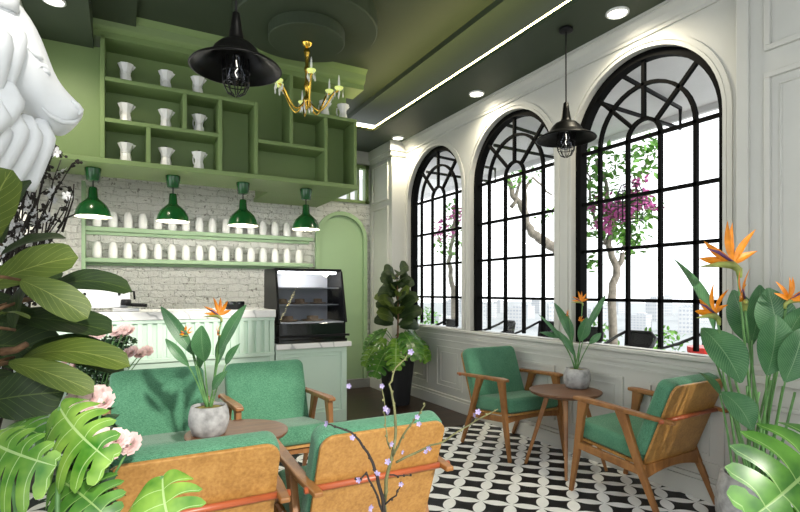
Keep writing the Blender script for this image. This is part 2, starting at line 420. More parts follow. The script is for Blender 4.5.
for wi, (c, nm) in enumerate(WIN):
    m = MB(); fx0, fx1 = WX + .05, WX + .125
    sweep(m, arch(c, HW - .025, SILL - .04), .05, fx0, fx1, closed=True)
    b0, b1 = WX + .07, WX + .1
    for r in (.13, .38): sweep(m, arch(c, r, SILL + .02, 20), .024, b0, b1)
    sweep(m, [(c, SILL + .02), (c, SPR - .0)], .0241, b0, b1) if False else None
    for z in (SPR, 2.0, 1.62, 1.235): sweep(m, [(c - HW + .03, z), (c + HW - .03, z)], .024, b0, b1)
    for a in (45, 90, 135):
        a = R(a); sweep(m, [(c + .13 * math.cos(a), SPR + .13 * math.sin(a)), (c + .56 * math.cos(a), SPR + .56 * math.sin(a))], .024, b0, b1)
    w = struct(f'window_{wi + 1}', m, M['bars'])
    g = MB(); pts = arch(c, HW - .03, SILL + .03)
    g.add([(WX + .086, y, z) for y, z in pts], [tuple(range(len(pts)))])
    g.build('window_pane', M['glass'], w, recalc=False)
    t = MB(); sweep(t, arch(c, HW + .045, SILL), .03, WX - .010, WX + .01); sweep(t, arch(c, HW + .012, SILL), .022, WX - .004, WX + .01)
    t.build('casing', M['white_wall'], w)
# sill ledge, rail, baseboard, wainscot panels, crown
t = MB(); t.box(WX - .035, WX + .05, 1.62, 5.74, SILL - .03, SILL); struct('trim_1', t, M['white_wall'], bev=.006)
t = MB(); t.box(WX - .02, WX + .01, 1.62, 5.74, .79, .815); t.box(WX - .012, WX + .01, 1.62, 5.74, .74, .755); struct('trim_2', t, M['white_wall'])
t = MB(); t.box(WX - .025, WX + .01, 1.62, 5.74, 0, .12); t.box(WX - .016, WX + .01, 1.62, 5.74, .12, .15); struct('baseboard_right', t, M['white_wall'], bev=.005)
def frame(m, x, y0, y1, z0, z1, w=.022, t=.014):
    for a, b, c_, d in ((y0, y1, z0, z0 + w), (y0, y1, z1 - w, z1), (y0, y0 + w, z0 + w, z1 - w), (y1 - w, y1, z0 + w, z1 - w)):
        m.box(x - t, x + .005, a, b, c_, d)
t = MB()
for c, _ in WIN:
    frame(t, WX, c - .61, c - .08 - .02, .22, .68); frame(t, WX, c - .52, c - .18, .28, .62, .012, .009)
    frame(t, WX, c + .10, c + .60, .22, .68); frame(t, WX, c + .18, c + .52, .28, .62, .012, .009)
struct('trim_3', t, M['white_wall'])
def crown(x, y0, y1, z, sgn):                     # along y on a wall at x; room lies towards -sgn
    m = MB(); prof = [(0, -.13), (.014, -.13), (.014, -.108), (.024, -.10), (.04, -.06), (.068, -.03), (.068, -.015), (.08, -.015), (.08, 0), (0, 0)]
    m.loft([[V((x - sgn * a, y, z + b)) for a, b in prof] for y in (y0, y1)]); return m
struct('trim_4', crown(WX, -1, 5.74, Z_SOF, 1), M['white_wall'])
# pilasters
p = MB(); p.box(3.0, WX + .02, 5.74, BY + .02, 0, Z_SOF + .02)
frame(p, 3.0, 5.83, 6.3, 2.48, 2.98, .025, .02); frame(p, 3.0, 5.83, 6.3, .9, 2.4, .025, .02); frame(p, 3.0, 5.83, 6.3, .2, .75, .025, .02)
p.box(2.97, WX, 5.715, BY, 0, .13); p.box(2.955, WX, 5.70, BY, 3.08, 3.2); p.box(2.975, WX, 5.72, BY, 3.02, 3.08)
struct('wall_pilaster_back', p, M['white_wall'], bev=.004)
p = MB(); px = 3.12
p.box(px, WX + .02, -1.2, 1.655, 0, Z_SOF + .02)
for y0, y1 in ((.55, 1.52), (-.6, .42)):
    frame(p, px, y0, y1, 2.62, 3.05, .03, .02); frame(p, px, y0, y1, .95, 2.5, .03, .02); frame(p, px, y0 + .07, y1 - .07, 1.02, 2.43, .012, .01)
    frame(p, px, y0, y1, .22, .68, .025, .018)
p.box(px - .03, px + .02, -1.2, 1.66, .79, .835); p.box(px - .018, px + .02, -1.2, 1.66, .86, .89); p.box(px - .025, px + .02, -1.2, 1.665, 0, .13); p.box(px - .02, px + .01, 1.60, 1.665, .13, 3.2)
struct('wall_pilaster_right', p, M['white_wall'], bev=.004)

# back wall: brick, arched door, clerestory
DX, DHW, DSPR = 2.575, .34, 2.0
m = MB(); m.box(LX - .1, 2.30, BY, BY + .1, 0, 3.3); m.box(2.30, WX, BY, BY + .1, 0, 2.53); m.box(2.30, WX, BY, BY + .1, 3.0, 3.3); m.box(2.96, WX, BY, BY + .1, 2.53, 3.0)
m.box(LX, -.37, BY - .16, BY, 0, 3.3)
struct('wall_back', m, M['brick'])
m = MB(); m.box(-.37, -.335, BY - .165, BY, 0, 2.45); struct('trim_5', m, M['shelf'])
def darch(r, n=24): return [(DX + r, .0)] + [(DX + r * math.cos(PI * k / n), DSPR + r * math.sin(PI * k / n)) for k in range(n + 1)] + [(DX - r, .0)]
m = MB(); m.prism(darch(DHW - .03), lambda a, b, c: V((a, BY - .005 - c, b)), .012)
d = struct('door_1', m, M['door'])
m = MB(); q = darch(DHW - .025); rings = []
for i in range(len(q)):
    a, b = q[i]; dx, dz = (1, 0) if i == 0 else ((-1, 0) if i == len(q) - 1 else ((a - DX) / (DHW - .025), max(0, (b - DSPR)) / (DHW - .025)))
    o = V((a + dx * .05, 0, b + dz * .05)); i_ = V((a, 0, b))
    rings.append([V((i_.x, BY, i_.z)), V((o.x, BY, o.z)), V((o.x, BY - .05, o.z)), V((i_.x, BY - .05, i_.z))])
m.loft(rings); m.build('door_frame', M['door'], d)
m = MB(); m.box(2.0, 2.98, BY - .07, BY, 0, .12); struct('baseboard_back', m, M['grey'], bev=.004)
m = MB()
for x0, x1, z0, z1 in ((2.26, 2.98, 2.5, 2.54), (2.26, 2.98, 2.97, 3.02), (2.26, 2.31, 2.5, 3.02), (2.92, 2.97, 2.5, 3.02), (2.80, 2.83, 2.54, 2.97), (2.68, 2.70, 2.54, 2.97)):
    m.box(x0, x1, BY - .03, BY + .06, z0, z1)
w = struct('window_4', m, M['cab'])
g = MB(); g.add([(2.3, BY + .05, 2.53), (2.94, BY + .05, 2.53), (2.94, BY + .05, 2.99), (2.3, BY + .05, 2.99)], [(0, 1, 2, 3)]); g.build('window_pane', M['glass'], w)
m = MB(); m.box(2.25, 3.0, BY - .05, BY + .01, 3.03, 3.2); struct('trim_6', m, M['white_wall'])
# left wall, its crown, and an unseen side window added for daylight
m = MB(); m.box(LX - .12, LX, 1.0, 2.7, 0, 3.8); m.box(LX - .12, LX, 5.05, BY + .1, 0, 3.8); m.box(LX - .12, LX, 2.7, 5.05, 0, .45); m.box(LX - .12, LX, 2.7, 5.05, 3.25, 3.8)
struct('wall_left', m, M['white_wall'])
m = MB()
for z in (.47, 1.4, 2.3, 3.23): m.box(LX - .08, LX - .04, 2.7, 5.05, z - .02, z + .02)
for y in (2.72, 3.48, 4.26, 5.03): m.box(LX - .08, LX - .04, y - .02, y + .02, .45, 3.25)
w = struct('window_5', m, M['bars'])
g = MB(); g.add([(LX - .06, 2.7, .45), (LX - .06, 5.05, .45), (LX - .06, 5.05, 3.25), (LX - .06, 2.7, 3.25)], [(0, 1, 2, 3)]); g.build('window_pane', M['glass'], w)
struct('trim_7', crown(LX, 1.0, 5.2, 3.4, -1), M['white_wall'])
# added unseen wall behind the viewpoint: open bays and piers shape the sunlight
m = MB()
for x0, x1 in ((-3.5, -3.3), (-1.75, -1.55), (-.02, .13), (1.62, 3.02)): m.box(x0, x1, -1.35, -1.2, 0, Z_TRAY)
m.box(-3.5, WX + .1, -1.35, -1.2, 3.35, Z_TRAY + .1)
struct('wall_front_added', m, M['white_wall'])
# ceiling: tray, lit bands, right and back soffit, left soffit, medallion
XL, LEDX, LEDY = -.215, 2.62, 5.5
m = MB()
m.box(-3.5, WX + .1, 1.0, BY + .1, Z_TRAY, Z_TRAY + .1); m.box(1.5, WX + .1, -1.3, 1.0, Z_TRAY, Z_TRAY + .1)  # unseen near end: left side kept open for daylight, right side blocks sun
struct('ceiling', m, M['dark_green'])
m = MB(); m.box(2.66, WX + .1, -.6, BY, 3.605, Z_TRAY); m.box(XL - .35, .106, 1.0, 5.4, 3.60, Z_TRAY)
struct('ceiling_band', m, M['dark_green'])
m = MB(); m.box(LEDX, WX + .12, -.6, BY + .05, Z_SOF, Z_SOF + .035); m.box(2.2, LEDX, LEDY, BY + .05, Z_SOF, Z_SOF + .035)
struct('ceiling_soffit', m, M['dark_green'])
m = MB(); m.box(LX - .1, XL, 1.0, 5.2, 3.4, Z_TRAY); struct('ceiling_soffit_left', m, M['dark_green'])
MC = (1.38, 4.2)
m = MB(); m.lathe([(.60, 0), (.60, -.14), (.59, -.15), (0, -.15)], (MC[0], MC[1], Z_TRAY), 64); m.lathe([(.32, 0), (.32, -.24), (.312, -.245), (0, -.245)], (MC[0], MC[1], Z_TRAY), 48)
struct('trim_8', m, M['dark_green'])
m = MB(); m.box(LEDX, LEDX + .05, -.6, LEDY + .05, Z_SOF + .036, Z_SOF + .05); m.box(2.33, LEDX, LEDY, LEDY + .05, Z_SOF + .036, Z_SOF + .05)
tag(m.build('led_strip', M['led']), 'glowing warm white strip light running along the ceiling cove edge', 'strip light')

# ------------------------------------------------------------------ downlights
def downlight(loc, r, label):
    t = thing('downlight', label, 'ceiling light', loc, group='recessed downlights')
    MB().lathe([(r * .84, 0), (r, 0), (r, -.012), (r * .84, -.016)], n=28, caps=False).build('trim_ring', M['white'], t, smooth=True)
    MB().lathe([(r * .84, -.004), (0, -.006)], n=28).build('diffuser', M['down'], t)
    l = bpy.data.lights.new('downlight_beam', 'SPOT'); l.energy = 46; l.color = (1, .9, .68); l.spot_size = R(165); l.spot_blend = 1.0; l.shadow_soft_size = .05
    o = bpy.data.objects.new('downlight_beam', l); C.objects.link(o); o.parent = t; o.location = (0, 0, -.03)
    o.rotation_euler = (0, 0, 0)
downlight((2.96, 2.354, Z_SOF), .075, 'large round downlight above the nearest arched window')
downlight((2.985, 3.96, Z_SOF), .075, 'round downlight above the middle arched window')
downlight((2.99, 5.56, Z_SOF), .075, 'round downlight by the corner pilaster above the farthest window')
downlight((-.43, 4.43, 3.4), .075, 'round downlight in the dark ceiling above the white lion head')

# ------------------------------------------------------------------ display cabinet over the counter
CY0, CZ0 = 5.06, 2.40
cab = thing('display_cabinet', 'sage green open display cabinet with crown hanging over the counter', 'cabinet', (0, CY0, CZ0))
def cpart(name, boxes, mat=M['cab'], bev=.004):
    m = MB()
    for b in boxes: m.box(b[0], b[1], b[2] - CY0, b[3] - CY0, b[4] - CZ0, b[5] - CZ0)
    return m.build(name, mat, cab, bev=bev)
TH = .035
CB = 5.36
cpart('bottom_board', [(-.7, 2.24, CY0, 5.68, CZ0, CZ0 + .045), (1.42, 2.24, 5.68, BY - .002, CZ0, CZ0 + .045)])
cpart('back_panel', [(-.15, 2.22, CB, CB + .03, 2.445, 3.60)])
cpart('carcass', [(-.15, 2.22, CB + .03, 5.66, 2.45, 3.64), (1.44, 2.20, 5.66, BY - .003, 2.45, 3.19)])
cpart('side_panel', [(-.7, -.15, 5.15, 5.19, 2.445, 3.42)])
Z1, Z2 = 3.15, 2.795
for x in (-.165, ): cpart('upright', [(x, x + TH, CY0, CB, 2.445, 3.5)])
cpart('upright', [(.49, .49 + TH, CY0 + .01, CB, Z2, Z1 - TH)])
cpart('upright', [(.19, .19 + TH, CY0 + .01, CB, 2.445, Z2 - TH)])
cpart('upright', [(.80, .80 + TH, CY0 + .005, CB, 2.445, Z1 - TH)])
cpart('upright', [(1.135, 1.135 + TH, CY0 + .003, CB, 2.445, Z1)])
cpart('upright', [(1.485, 1.485 + TH, CY0 + .003, CB, Z2, 3.5)])
cpart('upright', [(1.855, 1.855 + TH, CY0 + .005, CB, 2.445, Z1 - TH)])
cpart('upright', [(2.185, 2.22, CY0, CB, 2.445, Z1 - TH)])
cpart('shelf', [(-.13, 1.135, CY0 + .006, CB, Z1 - TH, Z1)])
cpart('shelf', [(-.13, .80, CY0 + .006, CB, Z2 - TH, Z2)])
cpart('shelf', [(1.17, 1.855, CY0 + .006, CB, Z2 - TH, Z2)])
cpart('shelf', [(1.52, 2.22, CY0, CB, Z1 - TH, Z1)])
m = MB(); prof = [(.30, -.02), (0, -.02), (-.0, .03), (-.03, .045), (-.045, .06), (-.06, .12), (-.14, .18), (-.15, .19), (-.15, .235), (.30, .235)]
m.loft([[V((x, a, 3.5 - CZ0 + b)) for a, b in prof] for x in (-.24, 2.30)]); m.build('crown_moulding', M['cab'], cab)

# moka pots
def moka(loc, label, rz):
    t = thing('moka_pot', label, 'moka pot', loc, rz, 'white moka pots on the display cabinet')
    MB().lathe([(.050, 0), (.052, .006), (.043, .06), (.036, .082), (.040, .088), (.036, .094), (.045, .115), (.068, .165), (.066, .168), (0, .170)], n=8).build('body', M['white'], t)
    MB().prism([(.0, .0), (.022, .034), (.0, .04)], lambda a, b, c: V((.055 + a, c - .012, .128 + b)), .024).build('spout', M['white'], t)
    MB().lathe([(.008, .168), (.006, .174), (.011, .180), (.011, .190), (.004, .194)], n=10).build('lid_knob', M['black'], t, smooth=True)
    m = MB(); m.beam([(-.02, .05, .15), (-.03, .08, .148), (-.032, .085, .11), (-.028, .074, .07)], (.012, .014), (1, 0, 0)); m.build('handle', M['white'], t, bev=.003)
    return t
MY = 5.17
px_rows = [(Z1 + .001, 'top', [(126, 'left'), (166, 'middle'), (198, 'right')]), (Z2 + .001, 'middle', [(126, 'left'), (166, 'middle'), (199, 'right')]), (2.446, 'bottom', [(126, 'left'), (166, 'middle'), (199, 'right')])]
mk = None
for z, row, xs in px_rows:
    for x, side in xs:
        X = on_y(x, 150, MY).x; lab = f'white moka pot, {side} of the three on the {row} cabinet shelf'
        if mk is None: mk = moka((X, MY, z), lab, R(8))
        else: dup(mk, (X, MY, z), lab, R(8 + random.uniform(-8, 8)))
dup(mk, (on_y(325, 108, MY).x, MY, Z1 + .001), 'white moka pot behind the brass chandelier on the low cabinet top', R(8))
dup(mk, (on_y(343, 112, MY).x, MY, Z1 + .001), 'white moka pot at the far right end of the cabinet top', R(8))

# green pendants
def gpend(loc, label):
    t = thing('pendant_lamp', label, 'pendant lamp', loc, 0, 'green pendants over the counter')
    MB().lathe([(.045, -.115), (.052, -.108), (.066, -.01), (.066, 0), (0, 0)], n=28).build('ceiling_cap', M['pend'], t, smooth=True)
    MB().tube([(0, 0, -.10), (0, 0, -.20)], .006).build('cord', M['black'], t)
    pr = [(.012, -.165), (.03, -.17), (.034, -.18), (.04, -.26), (.05, -.275), (.075, -.295), (.11, -.33), (.135, -.38), (.146, -.43)]
    MB().lathe(pr, n=36, caps=False).build('shade', M['pend'], t, smooth=True)
    MB().lathe([(r - .004, z) for r, z in pr[3:]] + [(.146, -.434), (.149, -.43)], n=36, caps=False).build('shade_liner', M['liner'], t, smooth=True, label='white inner lining of the shade')
    MB().ball((0, 0, -.385), .038, 12, 8).build('bulb', M['bulb'], t, smooth=True)
    l = bpy.data.lights.new('pendant_glow', 'POINT'); l.energy = 12; l.color = (1, .94, .82); l.shadow_soft_size = .04
    o = bpy.data.objects.new('pendant_glow', l); C.objects.link(o); o.parent = t; o.location = (0, 0, -.46)
    return t
for x, lab in ((93, 'green metal pendant lamp, leftmost of the four over the counter'), (173, 'green metal pendant lamp, second from left over the counter'), (243, 'green metal pendant lamp, third from left over the counter'), (306, 'green metal pendant lamp nearest the arched green door')):
    gpend((on_y(x, 200, 5.32).x, 5.32, CZ0), lab)

# black cage pendants
def cpend(loc, ztop, label):
    t = thing('cage_pendant', label, 'pendant lamp', loc, 0, 'black cage pendants')
    H = ztop - loc[2]
    MB().tube([(0, 0, .24), (0, 0, H - .02)], .005).build('cord', M['black'], t)
    MB().lathe([(.04, H - .025), (.05, H - .02), (.05, H), (0, H)], n=20).build('ceiling_cap', M['black'], t, smooth=True)
    pr = [(.008, .26), (.018, .25), (.024, .2), (.034, .14), (.038, .125), (.042, .12), (.075, .105), (.10, .08), (.118, .05), (.13, .035), (.17, .018), (.205, -.002), (.212, -.012)]
    MB().lathe(pr + [(.203, -.014)] + [(r - .004, z - .006) for r, z in reversed(pr[5:-1])], n=44, caps=False).build('shade', M['lampblack'], t, smooth=True)
    m = MB()
    for k in range(10):
        a = 2 * PI * k / 10; ca, sa = math.cos(a), math.sin(a)
        m.tube([(.062 * ca, .062 * sa, .03), (.062 * ca, .062 * sa, -.05), (.058 * ca, .058 * sa, -.09), (.04 * ca, .04 * sa, -.125), (.012 * ca, .012 * sa, -.14)], .0028, 5)
    for z, r in ((-.03, .062), (-.085, .059)):
        m.tube([(r * math.cos(2 * PI * k / 20), r * math.sin(2 * PI * k / 20), z) for k in range(21)], .0028, 5)
    m.build('bulb_cage', M['black'], t, smooth=True)
    MB().lathe([(.014, .05), (.016, .03), (.024, .01), (.042, -.03), (.044, -.05), (.036, -.075), (.0, -.09)], n=16).build('bulb', M['cglass'], t, smooth=True)
    MB().tube([(0, 0, .03), (.006, 0, -.01), (-.006, 0, -.03), (.004, 0, -.05)], .002, 5).build('filament', M['bulb'], t)
    return t
cpend((.475, 2.5, 2.365), Z_TRAY, 'large black cage pendant hanging in front of the green cabinet')
cpend((2.82, 2.68, 2.41), Z_SOF, 'black cage pendant hanging in front of the near arched windows')

# chandelier
ch = thing('chandelier', 'small brass chandelier with lime glass cups and crystal drops', 'chandelier', (MC[0], MC[1], 3.415))
MB().lathe([(.0, -.045), (.012, -.042), (.03, -.03), (.045, -.01), (.045, 0), (0, 0)], n=20).build('ceiling_cap', M['gold'], ch, smooth=True)
MB().lathe([(.0, -.575), (.012, -.57), (.02, -.555), (.012, -.535), (.03, -.52), (.036, -.49), (.026, -.47), (.012, -.45), (.016, -.40), (.028, -.37), (.017, -.33), (.014, -.27), (.022, -.24), (.024, -.22), (.014, -.2), (.016, -.12), (.026, -.09), (.026, -.07), (.013, -.05), (.010, -.03)], n=16).build('stem', M['gold'], ch, smooth=True)
for k in range(6):
    a = R(20 + 60 * k); ca, sa = math.cos(a), math.sin(a); rr = .285 if k % 2 else .25
    hz = -.43 if k % 2 else -.36
    pts = []
    for i in range(13):
        t_ = i / 12; r = .02 + (rr - .02) * t_; z = -.50 - .09 * math.sin(PI * min(1, t_ * 1.25)) + (hz + .5) * max(0, t_ - .35) / .65
        pts.append((r * ca, r * sa, z))
    arm = MB().tube(pts, .0085, 6).build('arm', M['gold'], ch, smooth=True)
    c = V(pts[-1])
    MB().lathe([(.01, 0), (.022, .004), (.036, .020), (.037, .027), (.024, .03), (0, .034)], c, 16).build('candle_cup', M['lime'], arm, smooth=True, label='glowing lime glass cup')
    MB().lathe([(.009, .03), (.009, .085), (.006, .09), (.008, .10), (.002, .13)], c, 10).build('candle', M['white'], arm, smooth=True)
    for q in range(4):
        b = a + PI / 2 * q + .4; o = c + V((.034 * math.cos(b), .034 * math.sin(b), -.010))
        MB().lathe([(.001, .03), (.002, 0), (.008, -.025), (.006, -.04), (0, -.052)], o, 6).build('crystal_drop', M['crystal'], arm)
for k in range(8):
    a = 2 * PI * k / 8; MB().lathe([(.001, .03), (.002, 0), (.009, -.03), (.006, -.045), (0, -.06)], (.045 * math.cos(a), .045 * math.sin(a), -.53), 6).build('crystal_drop', M['crystal'], ch)

# ------------------------------------------------------------------ wall shelves with jars
JY = 6.32
shx = [on_y(x, 250, JY).x for x in (97, 113, 128, 143, 158, 172, 186, 199.5, 212.5, 226, 239, 251, 263, 275, 287, 299)]
jar0 = None
for z, lev, grp in ((1.985, 'upper', 'jars on the upper wall shelf'), (1.655, 'lower', 'jars on the lower wall shelf')):
    s = thing('wall_shelf', f'green {lev} wall shelf of white jars on the brick wall', 'shelf', (0, BY, z))
    MB().box(-.335, 2.14, -.15, 0, -.045, 0).build('board', M['shelf'], s, bev=.004)
    MB().box(-.335, 2.12, -.04, 0, -.075, -.045).build('cleat', M['shelf'], s)
    for k, x in enumerate(shx):
        lab = f'white rounded ceramic jar, {ORD[k]} from the left on the {lev} wall shelf'
        if jar0 is None:
            m = MB().lathe([(.038, 0), (.042, .004), (.045, .05), (.044, .1), (.040, .13), (.030, .165), (.02, .176), (0, .18)], n=20)
            jar0 = tag(m.build('jar', M['white'], smooth=True), lab, 'jar', grp); jar0.location = (x, JY, z)
        else:
            j = dup(jar0, (x, JY, z), lab); j['group'] = grp

# ------------------------------------------------------------------ counters
CF = 4.80
ct = thing('service_counter', 'tall mint green counter with fluted front and marble top', 'counter', (0, CF, 0))
m = MB(); m.box(-.66, 1.25, 0, .60, 0, 1.06); m.build('body', M['mint'], ct)
m = MB(); m.box(-.68, 1.265, -.04, .64, 1.06, 1.13); m.build('worktop', M['marble'], ct, bev=.006, label='white veined marble worktop')
m = MB(); m.box(-.66, 1.258, -.026, .02, 1.03, 1.06); m.box(-.66, 1.258, -.026, .02, .70, .735); m.box(-.66, 1.258, -.015, .02, 0, .12); m.box(1.21, 1.258, -.0125, .02, 0, 1.06)
m.build('face_frame', M['mint'], ct, bev=.003)
m = MB(); x = -.64
while x < 1.2: m.box(x, x + .042, -.022, .01, .735, 1.03); x += .075
m.build('fluting', M['mint'], ct, bev=.005)
m = MB()
for x0 in (-.6, .02, .64): 
    for a, b, c_, d_ in ((x0, x0 + .56, .18, .2), (x0, x0 + .56, .63, .65), (x0, x0 + .02, .2, .63), (x0 + .54, x0 + .56, .2, .63)): m.box(a, b, -.008, .01, c_, d_)
m.build('panel_moulding', M['mint'], ct)
lc = thing('low_counter', 'low mint counter with white top carrying the pastry case', 'counter', (0, CF, 0))
m = MB(); m.box(1.27, 1.985, .0, .62, 0, .75); m.build('body', M['mint'], lc)
m = MB(); m.box(1.27, 2.03, -.045, .66, .75, .80); m.build('worktop', M['marble'], lc, bev=.006, label='white marble worktop')
m = MB(); m.box(1.27, 1.99, -.012, .01, .70, .75); m.box(1.27, 1.99, -.012, .01, 0, .12); m.box(1.27, 1.33, -.012, .01, .12, .70); m.box(1.93, 1.99, -.012, .01, .12, .70)
m.box(1.355, 1.905, -.006, .01, .145, .155); m.box(1.355, 1.905, -.006, .01, .665, .675); m.build('face_frame', M['mint'], lc, bev=.003)

# pastry case
pc = thing('pastry_case', 'black refrigerated pastry case with slanted glass on the low counter', 'display case', (1.30, 4.80, .80))
W_ = .70
m = MB(); m.box(0, W_, .0, .56, 0, .03); m.box(.01, W_ - .01, .02, .56, .03, .19); m.build('base', M['black_gloss'], pc, bev=.004)
m = MB(); m.box(.0, W_ + .02, -.012, .03, .055, .075); m.build('base_trim', M['black'], pc)
prof = [(.0, .19), (.56, .19), (.56, .70), (.17, .72), (.13, .70)]
for nm, x0 in (('side_panel', 0), ('side_panel', W_ - .02)):
    m = MB(); m.prism(prof, lambda a, b, c: V((x0 + c, a, b)), .02); m.build(nm, M['black'], pc)
m = MB(); m.box(.0, W_, .15, .56, .70, .73); m.build('top_panel', M['black'], pc, bev=.005)
m = MB(); m.box(.02, W_ - .02, .52, .56, .19, .70); m.build('rear_panel', M['white'], pc)
m = MB(); m.add([V((.02, .0, .19)), V((W_ - .02, .0, .19)), V((W_ - .02, .145, .71)), V((.02, .145, .71))], [(0, 1, 2, 3)]); m.build('front_glass', M['cglass'], pc, label='slanted clear front glass')
l = bpy.data.lights.new('case_fill_light', 'POINT'); l.energy = 5; l.shadow_soft_size = .1  # fill light added to brighten the case interior
o = bpy.data.objects.new('case_fill_light', l); C.objects.link(o); o.parent = pc; o.location = (W_ / 2, .2, .62)
MB().tube([(.05, .19, .69), (W_ - .05, .19, .69)], .012, 8).build('added_case_tube', M['lamp'], pc)  # glowing tube added to light the case from inside
for z in (.36, .53):
    m = MB(); m.box(.03, W_ - .03, .16, .5, z, z + .012); m.build('shelf', M['steel'], pc)
m = MB(); m.box(.03, W_ - .03, .02, .52, .19, .2); m.build('deck', M['white'], pc)
for k, (x, y, z, w) in enumerate(((.12, .3, .372, .09), (.3, .3, .372, .1), (.5, .32, .372, .09), (.16, .25, .2, .11), (.42, .25, .2, .12))):
    tag(MB().lathe([(w * .8, 0), (w, .012), (w * .96, .014), (w * .5, .016), (w * .48, .05), (0, .055)], n=18).build('cake', M['tan'], smooth=True), ['small tan cake at left on the case middle shelf', 'small tan cake at centre on the case middle shelf', 'small tan cake at right on the case middle shelf', 'tan cake at left on the case floor', 'tan cake at right on the case floor'][k], 'cake', 'cakes in the pastry case').location = (1.30 + x, 4.80 + y, .80 + z + .001)

# espresso machine
em = thing('espresso_machine', 'white rounded espresso machine on the marble counter', 'coffee machine', (-.17, 5.12, 1.13))
m = MB(); m.prism(rrect(.46, .19, .05, .03), lambda a, b, c: V((a, c - .17, b + .03)), .34); m.build('body', M['plaster'], em, bev=.015, seg=3, smooth=False)
for x in (-.18, .18):
    for y in (-.12, .12): MB().lathe([(.016, 0), (.016, .035)], (x, y, 0), 10).build('foot', M['black'], em)
MB().lathe([(.035, .055), (.04, .06), (.04, .10), (.03, .105)], (.20, -.2, 0), 16).build('group_head', M['black'], em, smooth=True)
MB().tube([(.20, -.2, .062), (.27, -.21, .056), (.36, -.22, .05)], [.012, .015, .016], 10).build('portafilter', M['black'], em, smooth=True)
m = MB(); m.box(.10, .30, -.26, -.17, .0, .03); m.build('drip_tray', M['steel'], em, bev=.004)
for x in (-.1, .15): MB().lathe([(.012, 0), (.012, .02), (.0, .021)], n=10, mat=Matrix.Translation((x, -.17, .15)) @ Matrix.Rotation(PI / 2, 4, 'X')).build('dial', M['black'], em)
MB().tube([(.235, -.05, .17), (.262, -.05, .17), (.268, -.05, .10)], .009, 8).build('steam_wand', M['black'], em, smooth=True)
tn = thing('round_tin', 'low black lidded tin standing on the marble counter', 'tin', (.955, 5.08, 1.13))
MB().lathe([(.078, 0), (.085, .004), (.085, .05), (0, .05)], n=26).build('tin_body', M['black'], tn)
MB().lathe([(.09, .048), (.09, .068), (.085, .075), (0, .076)], n=26).build('lid', M['black_gloss'], tn)

# ------------------------------------------------------------------ armchairs
def make_chair(label):
    t = thing('armchair', label, 'armchair', (0, 0, 0), 0, 'teak armchairs with green cushions')
    # seat: slopes back
    s0, s1 = V((0, .33, .345)), V((0, -.135, .292)); sd = (s1 - s0).normalized(); su = V((0, -sd.z, sd.y)); su = su if su.z > 0 else -su
    L = (s1 - s0).length
    m = MB(); m.prism(rrect(.53, L, .03, .05), lambda a, b, c: V((a, 0, 0)) + s0 + sd * b + su * (c + .016), .115); m.build('seat_cushion', M['cushion'], t, bev=.028, seg=4, smooth=True)
    m = MB(); m.prism(rrect(.52, L, .03, .05), lambda a, b, c: V((a, 0, 0)) + s0 + sd * b + su * c, .016); m.build('seat_shell', M['ply'], t)
    b0, b1 = V((0, -.155, .345)), V((0, -.325, .785)); bd = (b1 - b0).normalized(); bn = V((0, bd.z, -bd.y))
    L = (b1 - b0).length
    m = MB(); m.prism(rrect(.545, L + .0, .05, .03), lambda a, b, c: V((a, 0, 0)) + b0 + bd * b + bn * (c + .002), .085); m.build('back_cushion', M['cushion'], t, bev=.024, seg=4, smooth=True)
    m = MB(); m.prism(rrect(.53, L + .07, .055, .075, 8), lambda a, b, c: V((a, 0, 0)) + b0 + bd * (b - .07) - bn * c, .016); m.build('back_shell', M['ply'], t, bev=.004)
    for s in (-1, 1):
        x = .285 * s
        m = MB(); m.beam([(x, .315, .615), (x, .25, .614), (x, .05, .605), (x, -.2, .592), (x * .97, -.345, .584)], [(.046, .022), (.056, .03), (.05, .026), (.044, .024), (.036, .02)]); m.build('arm', M['teak'], t, bev=.006)
        m = MB(); m.beam([(x, .245, .605), (x, .265, .50), (x, .30, .25), (x, .345, 0)], [(.034, .075), (.032, .052), (.03, .042), (.024, .026)]); m.build('leg', M['teak'], t, bev=.005)
        m = MB(); m.beam([(x, -.02, .60), (x, -.06, .50), (x, -.15, .27), (x, -.275, 0)], [(.034, .07), (.032, .05), (.03, .042), (.024, .026)]); m.build('leg', M['teak'], t, bev=.005)
        m = MB(); m.beam([(x, .30, .315), (x, -.14, .272)], (.026, .045)); m.build('side_rail', M['teak'], t, bev=.004)
    def apron(y, z, h, nm):
        m = MB(); n = 12; top = []; bot = []
        for i in range(n + 1):
            a = -.275 + .55 * i / n; k = (a / .275) ** 2
            top.append((a, z + h / 2)); bot.append((a, z - h / 2 - h * .7 * k))
        m.prism(top + bot[::-1], lambda a, b, c: V((a, y + c, b)), .022); m.build(nm, M['teak'], t, bev=.003)
    apron(-.17, .285, .05, 'rear_apron'); apron(.27, .315, .03, 'front_apron')
    m = MB(); yb = b0.y + (b1.y - b0.y) * ((.592 - b0.z) / (b1.z - b0.z)) - .032
    m.tube([(-.31, yb, .585), (.31, yb, .585)], .0125, 12); m.build('back_rail', M['copper'], t, smooth=True, label='terracotta coloured back rail')
    return t
CH = make_chair('green armchair nearest the tall floor planter, facing the camera')
CH.location = (2.87, 3.36, 0); CH.rotation_euler = (0, 0, PI)
dup(CH, (2.885, 2.08, 0), 'green armchair seen from behind beside the right wall wainscot', R(3))
dup(CH, (.205, 3.365, 0), 'left of the two green armchairs facing the camera before the counter', PI)
dup(CH, (.885, 3.365, 0), 'right of the two green armchairs facing the camera, below the black tin', PI)
dup(CH, (.215, 2.07, 0), 'wood-backed armchair at lower left behind the monstera leaf', 0)
dup(CH, (.885, 2.06, 0), 'wood-backed armchair behind the lilac blossom twigs', 0)

